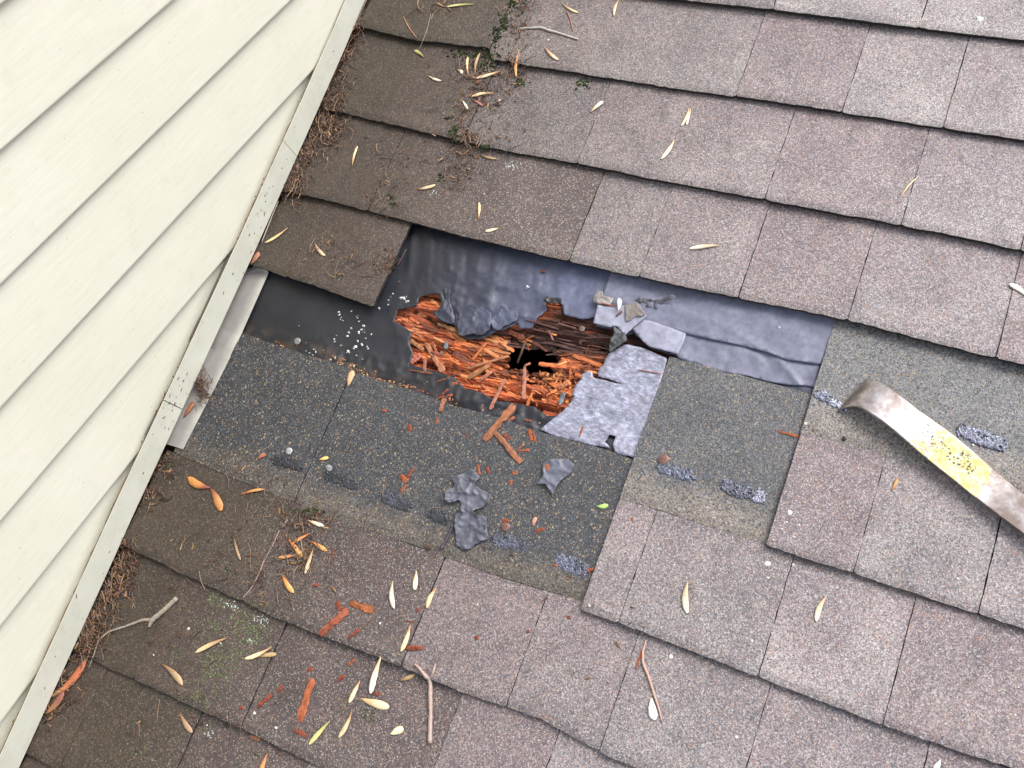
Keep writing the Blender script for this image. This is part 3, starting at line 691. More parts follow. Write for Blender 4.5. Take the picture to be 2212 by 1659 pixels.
def nail(px, rpx, col, tilt=0.0, lift=.0012, z_=None, ang=0):
    rad = rpx * .0006; V = []; F = []; n = 18
    prof_ = [(0, .0011), (rad * .5, .00105), (rad * .85, .0008), (rad, .0003), (rad * .97, -.0003), (rad * .25, -.0004), (rad * .22, -.014)]
    V.append((0, 0, prof_[0][1]))
    for (rr, zz) in prof_[1:]:
        for j in range(n):
            a = j / n * 6.2832; V.append((rr * math.cos(a) * (1 + .03 * math.sin(3 * a)), rr * math.sin(a), zz))
    F += [(0, 1 + j, 1 + (j + 1) % n) for j in range(n)]
    for k2 in range(len(prof_) - 2):
        for j in range(n):
            a = 1 + k2 * n + j; b = 1 + k2 * n + (j + 1) % n; F.append((a, a + n, b + n, b))
    me = new_mesh('nail', V, F, M_NAIL, smooth=False)
    o = link('nail', me, roof, col); q = PS(px)
    if z_ is not None: q = np.array([*P(px[0], px[1], z_)[:2], z_])
    o.matrix_local = Matrix.Translation((q[0], q[1], q[2] + lift)) @ Matrix.Rotation(ang, 4, 'Z') @ Matrix.Rotation(tilt, 4, 'X')
nail((645, 739), 8.6, (.24, .25, .24), .12, .004); nail((626, 975), 8.2, (.42, .43, .46), .1, .002); nail((713, 1012), 8.2, (.45, .46, .50), .6, .003)
nail((1433, 993), 11, (.17, .09, .075)); nail((1092, 1138), 9.6, (.20, .10, .085)); nn2 = P(*T('Z3', 815, 645), -.010); nail(T('Z3', 815, 645), 7, (.16, .11, .095), 0, .0035, wood_z(nn2[0], nn2[1])); nail((1257, 713), 5, (.1, .07, .06), 0, -.002, -.012)
nail((1709, 830), 4, (.03, .022, .02), 0, .001); nail((1682, 711), 3.6, (.25, .25, .27), 0, .005)
nail((1824, 947), 4.5, (.04, .035, .04), 0, .0005)

# ---------------------------------------------------------------- step flashing
def flash(px4, lift, label=None):
    q = [P(x, y, lift) for x, y in px4]; V = []; n = 14
    for j in range(n + 1):
        t_ = j / n
        for (s_, a) in ((0, q[0] + (q[3] - q[0]) * t_), (1, q[1] + (q[2] - q[1]) * t_)):
            V.append((a[0], a[1], max(surf(a[0] + .004, a[1]) + .0009, lift - .003) + (.0006 if s_ else 0)))
        V.append((V[-2][0] - .002, V[-2][1], V[-2][2] + .05))
    F = []
    for j in range(n):
        a = 3 * j; F += [(a, a + 1, a + 4, a + 3), (a + 2, a, a + 3, a + 5)]
    V = np.array(V); m_ = len(V); Vb = V.copy(); Vb[:, 2] -= .0006
    F2 = F + [tuple(i + m_ for i in f[::-1]) for f in F] + [(1, 4 * 0 + 1 + m_, 4 + m_, 4)] + [(3 * j + 1, 3 * j + 1 + m_, 3 * j + 4 + m_, 3 * j + 4) for j in range(n)] + [(0, m_, 1 + m_, 1)]
    link('step_flashing', new_mesh('step_flashing', np.concatenate([V, Vb]), F2, M_FLASH), roof, label=label)
flash([(465, 757), (500, 770), (402, 973), (366, 962)], -.001)
flash([(530, 580), (584, 575), (497, 770), (452, 757)], .0005)

# ---------------------------------------------------------------- wall: clapboards and trim
wall = bpy.data.objects.new('house_wall', None); scene.collection.objects.link(wall); wall.location = (0, -1.0, 4.0)
tag(wall, 'cream vinyl clapboard wall rising along the left side of the roof', 'wall')
REV = P_[9] * EX; C0 = P_[10] * EX; sp, cp = math.sin(PITCH), math.cos(PITCH)
W0 = wall.location.copy()
def to_wall(V): return np.asarray(V) - np.array([W0.x, W0.y, W0.z - 4.0])
NB = .020
for i in range(-6, 14):
    zl = C0 - i * REV; zh = zl + REV + .006; V = []; F = []; nn = 60
    profl = [(-.0072, zl + .0022), (-.0010, zl), (0.0, zl + .0014), (-.0001, zl + .004), (-.0026, zl + REV * .4), (-.0052, zl + REV * .78), (-.0076, zh)]
    y0 = -13 * EX - .3
    if (zl * cp - NB) / sp * 0 + (zl * cp - NB) / sp < y0: continue
    for (x, z_) in profl:
        y1 = min((z_ * cp - NB) / sp, 1.1)
        for j in range(nn + 1):
            y = y0 + (y1 - y0) * j / nn
            V.append((x + .0012 * math.sin(y * 3.1 + i) * (1 if x > -.008 else .3), y, z_))
    for a in range(len(profl) - 1):
        for j in range(nn):
            b = a * (nn + 1) + j; F.append((b, b + 1, b + nn + 2, b + nn + 1))
    me = new_mesh('siding_board', to_wall(V), F, M_SIDE); me.polygons.foreach_set('use_smooth', np.ones(len(me.polygons), bool))
    link('siding_board', me, wall)
# backing sheet behind the boards
V = [(-.0135, -13 * EX - .3, -13 * EX * sp - .3), (-.013, 1.1, .3), (-.013, 1.1, 1.0), (-.013, -13 * EX - .3, 1.0)]
link('sheathing', new_mesh('sheathing', to_wall(V), [(0, 1, 2, 3)], M_SIDE), wall)
# trim channel running up the roof line
def ray_u(x, y, uc):
    d = CR @ np.array([(x - 1106.0) / CF, -(y - 829.5) / CF, -1.0]); t = (uc - CC[0]) / d[0]; return CC + t * d
TO = [(785, 0), (745, 100), (553, 542), (420, 830), (293, 1100), (44, 1659)]; TI = [(742, 0), (508, 542), (370, 830), (246, 1100), (10, 1620)]
UT = float(np.mean([P(*q, .014)[0] for q in TO[1:]])); NTOP = float(np.mean([ray_u(*q, UT)[2] for q in TI]))
print('UT', UT, 'NTOP', NTOP, [round(float(P(*q, .014)[0]), 4) for q in TO], [round(float(ray_u(*q, UT)[2]), 4) for q in TI])
_tv = [P(*q, .014) for q in TO][::-1]
def ut(v): return float(np.interp(v, [q[1] for q in _tv], [q[0] for q in _tv]))
def rw(u, v, n): return (u, v * cp - n * sp, v * sp + n * cp)
print('TRIM', UT, NTOP)
pr = [(-.010, .0165), (UT - .0008, .014), (UT, .0148), (UT - .0003, NTOP - .0002), (UT - .0007, NTOP), (UT - .0011, NTOP - .0004), (UT - .0012, NTOP - .014)]
for (va, vb) in ((P(640, 345)[1] - 0.0004, 5 * EX), (P(395, 885)[1], P(640, 345)[1] - .0012), (-14 * EX, P(395, 885)[1] - .0012)):
    V = []; F = []; nn = 40
    for (u, n_) in pr:
        for j in range(nn + 1):
            v = va + (vb - va) * j / nn; V.append(rw(u + (ut(v) - UT) * .8 * (1 if u > 0 else 0), v, n_ + .001 * math.sin(v * 8)))
    for a in range(len(pr) - 1):
        for j in range(nn):
            b = a * (nn + 1) + j; F.append((b, b + 1, b + nn + 2, b + nn + 1))
    link('trim_channel', new_mesh('trim_channel', to_wall(V), F, M_TRIM), wall)
wb = [rw(-.009, 0, .016)]
for nm in (): pass

# ---------------------------------------------------------------- pry bar
def make_bar():
    root = bpy.data.objects.new('pry_bar', None); scene.collection.objects.link(root)
    tag(root, 'steel pry bar with curved end and worn yellow print lying at right', 'pry bar')
    up = [(1871, 818), (1890, 820), (1905, 825), (1945, 852), (1992, 893), (2040, 923), (2107, 977), (2164, 1027), (2212, 1068)]
    H0 = .007
    # centre line heights along the bar
    L1 = [(1807, 889), (1820, 880), (1841, 873), (1871, 886), (1915, 916), (1955, 950), (2006, 994), (2057, 1034), (2107, 1075), (2150, 1108), (2212, 1154)]
    U1 = [(1868, 819), (1880, 817), (1893, 820), (1912, 829), (1950, 856), (1997, 894), (2046, 926), (2107, 977), (2145, 1010), (2175, 1036), (2230, 1082)]
    hs_ = [.0010, .0085, .0165, .0215, .0215, .0190, .0165, .0150, .0145, .0150, .0160]
    lo = []; hi = []
    for a, b, h_ in zip(L1, U1, hs_):
        s_ = PS(((a[0] + b[0]) / 2, (a[1] + b[1]) / 2))[2]
        n_ = max(s_, .004) + h_
        lo.append(P(a[0], a[1], n_)); hi.append(P(b[0], b[1], n_))
    lo = np.array(lo); hi = np.array(hi)
    # beyond the frame the bar runs on straight
    d = (lo[-1] - lo[-3]); d = d / np.linalg.norm(d)
    wv = (hi[6:9] - lo[6:9]).mean(0); wv[2] = 0
    for s_ in (.05, .10, .15, .19):
        lo = np.vstack([lo, lo[10] + d * s_]); hi = np.vstack([hi, lo[10] + d * s_ + wv])
    # resample smoothly
    def res_(A_, n=70):
        t0 = np.concatenate([[0], np.cumsum(np.linalg.norm(np.diff(A_, axis=0), axis=1))]); t0 /= t0[-1]
        tt = np.linspace(0, 1, n) ** 1.25
        B_ = np.stack([np.interp(tt, t0, A_[:, i]) for i in range(3)], 1)
        for _ in range(3): B_[1:-1] = (B_[:-2] + 2 * B_[1:-1] + B_[2:]) / 4
        return B_
    lo = res_(lo); hi = res_(hi); org = (lo[8] + hi[8]) / 2; org[2] -= .02
    n = len(lo); m_ = 8; V = []; th = .0042
    tn = np.gradient((lo + hi) / 2, axis=0); 
    for i in range(n):
        wdir = hi[i] - lo[i]; wl = np.linalg.norm(wdir); wdir = wdir / wl; nrm = np.cross(tn[i], wdir); nrm /= np.linalg.norm(nrm)
        if nrm[2] < 0: nrm = -nrm
        t_ = min(1, .25 + i / 9.0) * th
        ring = [(0, -.35), (.03, 0), (.25, .02), (.5, .03), (.75, .02), (.97, 0), (1, -.35), (.97, -1), (.5, -1.05), (.03, -1)]
        for (a, b) in ring: V.append(lo[i] + wdir * wl * a + nrm * t_ * b)
    R_ = 10; F = []
    for i in range(n - 1):
        for j in range(R_):
            a = i * R_ + j; b = i * R_ + (j + 1) % R_; F.append((a, b, b + R_, a + R_))
    F.append(tuple(range(R_))); F.append(tuple(range(n * R_ - 1, (n - 1) * R_ - 1, -1)))
    V = np.array(V)
    root.matrix_world = ROOF @ Matrix.Translation(Vector(org))
    me = new_mesh('bar', V - org, F, M_STEEL, smooth=True)
    o = link('bar', me, root)
    md = o.modifiers.new('edges', 'EDGE_SPLIT'); md.split_angle = math.radians(38)
    # worn yellow print: patch follows the bar's top face
    cen = (lo + hi) / 2
    def face(a, b, off):     # a along (index float), b across 0..1
        i = int(min(a, n - 2)); f = a - i; l_ = lo[i] * (1 - f) + lo[i + 1] * f; h_ = hi[i] * (1 - f) + hi[i + 1] * f
        wd = h_ - l_; nr = np.cross(tn[i], wd); nr /= np.linalg.norm(nr); nr = nr if nr[2] > 0 else -nr
        return l_ + wd * b + nr * off
    def idx_of(px):
        q = P(px[0], px[1], .022); return float(np.argmin(np.linalg.norm(cen[:, :2] - q[:2], axis=1)))
    i0 = idx_of((1988, 940)); i1 = idx_of((2140, 1062))
    def patch(name, inside, off, mat, na=150, nb=70):
        ids = {}; VV = []; FF = []
        def vid(i, j):
            if (i, j) not in ids:
                ids[(i, j)] = len(VV); VV.append(face(i0 + (i1 - i0) * i / na, j / nb, off) - org)
            return ids[(i, j)]
        for i in range(na):
            for j in range(nb):
                if inside((i + .5) / na, (j + .5) / nb): FF.append((vid(i, j), vid(i, j + 1), vid(i + 1, j + 1), vid(i + 1, j)))
        return link(name, new_mesh(name, VV, FF, mat), root)
    def ins(a, b):
        e = float(fbm(a * 14, b * 9, 71, 4)); lft = .12 + (e - .5) * .5 - .10 * (b < .35)
        if a < lft or a > .97 + (e - .5) * .16 - .10 * b: return False
        if b > .93 + (e - .5) * .2 or b < .02: return False
        return float(fbm(a * 40, b * 22, 72, 3)) > .27 + .14 * (a < .3)
    patch('yellow_print', ins, .00035, M_YEL)
    # remnants of dark lettering, too worn to read
    def ink(a, b):
        row = [(.28, .40, .58, .62), (.42, .60, .34, .60), (.62, .76, .40, .70), (.50, .62, .66, .86)]
        for (a0, a1, b0, b1) in row:
            if a0 < a < a1 and b0 < b < b1:
                return (int(a * 60) % 3 != 0) and float(vn(a * 55, b * 26, 73)) > .52
        return a < .34 and .25 < b < .8 and float(vn(a * 60, b * 22, 74)) > .83
    patch('worn_lettering', ink, .0005, M_INK)
    return root
make_bar()

# ---------------------------------------------------------------- loose bits
def blade_geo(L, wd, seed, curl=.15, arch=.12, tip=.16, nseg=12, fat=.70):
    """winged seed or husk: narrow stalk end at x=0 widening to a rounded end at x=L, thin, slightly cupped"""
    r_ = np.random.default_rng(seed); V = []; F = []; c = []
    wd *= .86
    for i in range(nseg + 1):
        t_ = 1 - (1 - i / nseg) ** 1.9; w_ = wd * (tip + (1 - tip) * math.sin(min(1, t_ / fat) * math.pi / 2)) * (1 if t_ < fat else math.sqrt(max(.02, 1 - ((t_ - fat) / (1.0001 - fat)) ** 2)))
        yb = curl * L * (t_ - .5) ** 2 * 2 - curl * L * .25; z_ = arch * L * math.sin(t_ * math.pi) * .4 + .0008
        for j in range(5):
            f = j / 4 - .5; V.append((L * t_, yb + f * w_ * r_.uniform(.92, 1.08), z_ + (.25 - f * f) * wd * .5)); c.append(t_)
    n = len(V)
    for i in range(nseg):
        for j in range(4):
            a = i * 5 + j; F.append((a, a + 1, a + 6, a + 5))
    V = np.array(V); Vb = V.copy(); Vb[:, 2] -= .0006
    per = [j for j in range(5)] + [i * 5 + 4 for i in range(1, nseg + 1)] + [nseg * 5 + j for j in range(3, -1, -1)] + [i * 5 for i in range(nseg - 1, 0, -1)]
    F2 = F + [tuple(q + n for q in f[::-1]) for f in F] + [(b, a, a + n, b + n) for a, b in zip(per, per[1:] + per[:1])]
    return np.concatenate([V, Vb]), F2, np.array(c + c)
TAN = ((.40, .22, .10), (.72, .58, .36)); PALE = ((.60, .42, .24), (.86, .80, .62)); DUL = ((.22, .12, .06), (.42, .30, .17)); GRN = ((.30, .28, .10), (.55, .52, .24))
ORC = ((.45, .16, .05), (.66, .34, .12)); WHT = ((.75, .7, .6), (.92, .90, .84))
cnt = [100]
GRP = 'winged seeds scattered over the roof'
def seed(t_, x1, y1, x2, y2, wpx, cl, label, dz=0.0, curl=None, cat='seed', name='winged_seed'):
    cnt[0] += 1; a = PS(T(t_, x1, y1)); b = PS(T(t_, x2, y2)); d = b - a; L = np.hypot(d[0], d[1]); r_ = random.Random(cnt[0])
    V, F, tt = blade_geo(L, wpx * .337 * .0006, cnt[0], r_.uniform(-.15, .15) if curl is None else curl, r_.uniform(.05, .16))
    kv = r_.uniform(.72, 1.0); kq = r_.uniform(.45, .95)
    c = kv * np.array(cl[0]) * (1 - sstep(.1, kq, tt))[:, None] + kv * np.array([1, r_.uniform(.9, 1), r_.uniform(.8, 1)]) * np.array(cl[1]) * sstep(.1, kq, tt)[:, None]
    o = link(name, new_mesh(name, V, F, M_BIT, c, smooth=True)); place(o, (a[0], a[1], max(a[2], (a[2] + b[2]) / 2) + dz), math.atan2(d[1], d[0]), -math.atan2(b[2] - a[2], L) * .6)
    tag(o, label, cat, GRP if name == 'winged_seed' else None); return o
SEEDS = [
 ('B', 870, 30, 690, 45, 22, GRN, 'long olive winged seed near the top edge of the photo, left shingles'),
 ('B', 690, 50, 622, 18, 18, DUL, 'short brown seed touching the left end of the long olive seed at top'),
 ('B', 1430, 28, 1535, 88, 20, TAN, 'tan seed at the top, just right of the mossy crack'),
 ('B', 1795, 0, 1760, 102, 24, TAN, 'tan seed cut by the top edge of the photo above the grey shingle'),
 ('B', 1318, 308, 1405, 390, 26, TAN, 'tan seed on the grey shingle below the grey twig'),
 ('B', 548, 368, 488, 325, 30, GRN, 'stubby pale green seed under the top left shingle edge'),
 ('B', 830, 490, 825, 368, 22, TAN, 'upright tan seed at left of the mossy debris heap'),
 ('B', 870, 485, 902, 345, 24, DUL, 'upright brown seed standing right beside the upright tan one in the mossy heap'),
 ('B', 1040, 463, 880, 508, 30, TAN, 'wide tan seed lying across the mossy debris heap'),
 ('B', 998, 600, 848, 620, 26, TAN, 'golden seed lying above the pink husk in the mossy debris'),
 ('B', 1150, 330, 1135, 500, 24, ORC, 'orange brown seed in the debris strip right of the mossy crack'),
 ('B', 1613, 722, 1695, 650, 32, PALE, 'pale folded seed on the dark grey shingle beside a vertical joint'),
 ('B', 2155, 905, 2070, 1025, 30, PALE, 'large pale seed at upper centre, below the paired seeds'),
 ('B', 85, 1065, 120, 940, 22, TAN, 'upright tan seed on the brown shingle close to the trim, above the torn felt'),
 ('B', 502, 1218, 622, 1190, 28, TAN, 'golden seed on the brown shingle two courses above the torn felt'),
 ('B', 897, 1408, 903, 1300, 22, TAN, 'upright tan seed on the purple brown shingle just above the felt edge'),
 ('B', 1028, 1465, 940, 1485, 26, PALE, 'pale seed lying level on the purple brown shingle above the felt edge'),
 ('B', 908, 1000, 1012, 1022, 22, DUL, 'brown seed under the second shingle edge beside moss'),
 ('B', 572, 490, 655, 522, 20, PALE, 'small pale tipped seed left of the mossy debris heap'),
 ('C', 75, 700, 50, 802, 20, PALE, 'right hand one of two pale seeds touching at their tips'),
 ('C', 68, 700, 20, 812, 20, PALE, 'left hand one of two pale seeds touching at their tips'),
 ('C', 258, 1575, 68, 1595, 32, PALE, 'pale seed lying level on the purple shingle above the lilac felt'),
 ('A', 1850, 1466, 1702, 1562, 26, TAN, 'tan seed on the olive shingle beside the trim, left of the felt'),
 ('A', 2018, 1563, 2082, 1645, 28, TAN, 'tan seed on the last shingle left of the felt, below its vertical joint'),
 ('Z3', 1270, 465, 1282, 320, 34, WHT, 'bright white seed on the torn pale felt flaps', .0145),
 ('Z3', 1720, 560, 1680, 420, 26, TAN, 'curled tan seed on lilac felt right of the white seed'),
 ('E', 380, 70, 318, 28, 30, TAN, 'tan seed on the right edge of the last shingle before the torn felt'),
 ('F', 2230, 290, 2120, 212, 38, WHT, 'white seed cut by the right edge of the photo'),
 ('G', 1975, 62, 2078, 100, 30, PALE, 'pale seed at the top of the husk pile, lower left'),
 ('G', 1850, 180, 1940, 292, 36, ORC, 'reddish tan seed at the centre of the husk pile, lower left'),
 ('G', 1905, 285, 1785, 302, 26, ORC, 'orange seed pointing left out of the husk pile, lower left'),
 ('G', 1985, 148, 1880, 205, 26, ORC, 'orange seed crossing above the centre of the husk pile, lower left'),
 ('G', 2000, 198, 2098, 258, 32, ORC, 'orange tan seed at the right side of the husk pile, lower left'),
 ('G', 2010, 250, 1958, 405, 30, TAN, 'long tan seed running down through the husk pile, lower left'),
 ('G', 1810, 415, 1882, 528, 40, ORC, 'fat seed at the lower end of the husk pile, lower left'),
 ('G', 1455, 815, 1255, 908, 34, TAN, 'long tan seed on the green lichen patch'),
 ('G', 1745, 878, 1572, 955, 32, TAN, 'golden seed right of the lichen patch, upper of two overlapping'),
 ('G', 1660, 938, 1775, 918, 34, DUL, 'dull brown seed right of the lichen patch, lower of two overlapping'),
 ('G', 1045, 978, 1178, 1112, 46, DUL, 'wide dull brown seed left of and below the lichen patch'),
 ('G', 1152, 1295, 1232, 1425, 40, DUL, 'dull tan seed below the bottom left shingle edge'),
 ('G', 2118, 1345, 1982, 1498, 34, GRN, 'yellow green seed near the bottom edge of the photo'),
 ('G', 1712, 1560, 1668, 1700, 36, ORC, 'orange seed cut by the bottom edge of the photo'),
 ('H', 345, 452, 350, 628, 38, PALE, 'large upright pale seed right of the orange wood chunk'),
 ('H', 500, 388, 488, 508, 38, PALE, 'short upright pale seed with a squared end, below the dark shingle'),
 ('H', 625, 492, 562, 622, 34, TAN, 'tan seed lying on a vertical shingle joint, below the felt scrap'),
 ('H', 465, 733, 403, 905, 36, TAN, 'tan seed touching a small orange chip at a shingle edge'),
 ('H', 268, 940, 208, 1172, 46, PALE, 'longest pale seed at bottom centre, left of the forked twig'),
 ('H', 140, 1088, 68, 1232, 34, TAN, 'tan seed left of the longest pale one at bottom'),
 ('H', 90, 1292, 5, 1458, 34, TAN, 'thin tan seed at bottom, below the thick tan husk'),
 ('H', 380, 1092, 490, 1052, 28, DUL, 'dull brown seed at the shingle edge left of the forked twig'),
 ('H', 2002, 1200, 2022, 1342, 56, WHT, 'broad white seed beside the thin red stem at bottom'),
 ('I', 52, 452, 45, 658, 44, PALE, 'upright pale seed on the grey shingle at lower centre'),
 ('I', 938, 548, 872, 708, 34, PALE, 'pale seed on the purple shingle at lower right'),
 ('I', 1678, 1595, 1635, 1660, 30, WHT, 'white seed at the bottom edge of the photo, lower right'),
]
for s_ in SEEDS: seed(*s_)
seed('H', 140, 1205, 325, 1262, 58, (( .55, .36, .18), (.78, .62, .40)), 'thick tan split husk beside the longest pale seed', curl=.02, cat='husk', name='seed_husk')
seed('H', 332, 1432, 415, 1392, 50, ((.75, .68, .40), (.80, .74, .48)), 'pale yellow flake near the bottom edge', curl=.0, cat='husk', name='seed_husk')
seed('G', 1500, 168, 1542, 318, 22, DUL, 'thin upright brown husk below the twin winged seed', cat='husk', name='seed_husk')
seed('E', 60, 870, 95, 770, 56, ((.40, .26, .13), (.50, .34, .18)), 'tan husk standing over the joint of the dark upper shingles', cat='husk', name='seed_husk')
seed('B', 790, 640, 828, 702, 18, WHT, 'white split husk below the mossy debris heap', cat='husk', name='seed_husk')
seed('B', 760, 445, 798, 472, 30, PALE, 'pale square flake left of the mossy debris heap', cat='husk', name='seed_husk')
seed('B', 860, 640, 925, 680, 22, ((.40, .12, .10), (.50, .20, .16)), 'pink husk in the mossy debris', cat='husk', name='seed_husk')
seed('D', 1650, 1335, 2105 - 400 + 0, 1300, 40, ((.30, .10, .06), (.36, .14, .08)), 'crumpled red brown leaf bit left of the upper bright nail', cat='leaf', name='leaf_bit')
seed('D', 2048, 1338, 2108, 1325, 26, ((.70, .45, .14), (.78, .52, .2)), 'small golden flake between the two bright nails', cat='husk', name='seed_husk')
seed('H', 1245, 100, 1262, 40, 34, ((.34, .15, .12), (.40, .22, .18)), 'small hollow brown bud scale on the dark shingle', cat='bud scale', name='bud_scale')
# maple twin seed and leaves
seed('D', 1345, 1525, 1205, 1460, 66, ((.18, .05, .03), (.46, .21, .06)), 'upper wing half of the brown twin seed below the flashing', cat='leaf', name='dry_leaf')
seed('D', 1355, 1520, 1425, 1665, 66, ((.18, .05, .03), (.48, .23, .07)), 'lower wing half of the brown twin seed below the flashing', cat='leaf', name='dry_leaf')
seed('D', 1540, 1562, 1692, 1525, 22, ORC, 'thin orange needle of husk right of the twin seed', cat='husk', name='seed_husk')
seed('D', 1032, 1330, 915, 1405, 40, ((.30, .10, .07), (.55, .28, .18)), 'orange brown leaf lying on the white trim', .012, cat='leaf', name='dry_leaf')
seed('D', 1010, 1098, 872, 1168, 52, ((.16, .12, .09), (.34, .28, .20)), 'grey brown winged seed caught on top of the white trim', .055, cat='seed', name='winged_seed')
seed('A', 2005, 700, 1940, 640, 40, ((.30, .10, .08), (.44, .18, .14)), 'red brown leaf bit on the white trim', .035, cat='leaf', name='leaf_bit')
seed('A', 1872, 812, 1815, 800, 36, ((.22, .08, .04), (.32, .15, .08)), 'small brown leaf bit behind the trim edge', .048, cat='leaf', name='leaf_bit')
seed('D', 1290, 490, 1320, 400, 34, ((.22, .08, .04), (.34, .13, .07)), 'brown leaf bit standing behind the trim, upper one', .045, cat='leaf', name='leaf_bit')
seed('D', 1220, 620, 1250, 540, 34, ((.22, .07, .03), (.36, .12, .06)), 'brown leaf bit standing behind the trim, lower one', .045, cat='leaf', name='leaf_bit')
seed('D', 1185, 1070, 1250, 970, 44, ((.25, .09, .04), (.36, .14, .07)), 'brown leaf on the metal flashing', .002, cat='leaf', name='dry_leaf')
seed('G', 485, 490, 548, 345, 40, ((.62, .40, .12), (.30, .14, .05)), 'golden leaf bit leaning on the siding at lower left', .045, cat='leaf', name='leaf_bit')
seed('G', 310, 1220, 572, 960, 60, ((.42, .22, .08), (.40, .13, .05)), 'long curled brown leaf beside the trim at lower left', curl=.25, cat='leaf', name='dry_leaf')
seed('G', 300, 1310, 420, 1160, 60, ((.36, .18, .07), (.22, .08, .05)), 'dark brown leaf under the long curled one at lower left', curl=.2, cat='leaf', name='dry_leaf')
seed('D', 1610, 90, 1665, 10, 50, ((.20, .09, .05), (.30, .13, .08)), 'brown leaf beside the trim above the flashing', cat='leaf', name='dry_leaf')
seed('E', 1652, 1640, 1728, 1632, 34, ((.25, .40, .10), (.35, .55, .16)), 'tiny fresh green leaf at the right corner of the dark shingle', cat='leaf', name='leaf_bit')
seed('C', 1395, 1305, 1520, 1140, 10, TAN, 'very thin tan stem on the pale purple shingle at upper right', cat='stem', name='dead_twig')
seed('F', 1362, 1542, 1402, 1460, 18, ORC, 'thin orange sliver on the purple shingle under the pry bar', cat='sliver', name='wood_sliver')

def chip(t_, x1, y1, x2, y2, wpx, col, label, th=.45, dz=0.0, zabs=None, cat='wood chip', name='wood_chip', tilt=0.0):
    cnt[0] += 1; sc = {'Z2': .1634, 'Z3': .1798, 'Z4': .1634}.get(t_, .337) * .0006
    if zabs is None: a = PS(T(t_, x1, y1)); b = PS(T(t_, x2, y2))
    else:
        a = np.array([*P(*T(t_, x1, y1), zabs)[:2], zabs]); b = np.array([*P(*T(t_, x2, y2), zabs)[:2], zabs])
    d = b - a; L = np.hypot(d[0], d[1]); c = (a + b) / 2; c[2] = max(a[2], b[2]) + dz - (.0004)
    V, F = sliver_geo(L * 1.04, wpx * sc * .95, max(.0009, min(.0024, wpx * sc * th * .7)), cnt[0], 9)
    r_ = np.random.default_rng(cnt[0]); cc = np.array(col)[None] * (.50 if max(col) > .44 else .66) * r_.uniform(.7, 1.25, (len(V), 1))
    o = link(name, new_mesh(name, V, F, M_WOOD, cc)); place(o, c, math.atan2(d[1], d[0]), tilt)
    tag(o, label, cat, 'orange wood chips from the rotted deck'); return o
OC = (.36, .095, .035); OD = (.25, .058, .026); OP = (.46, .20, .08); OB = (.18, .062, .034)
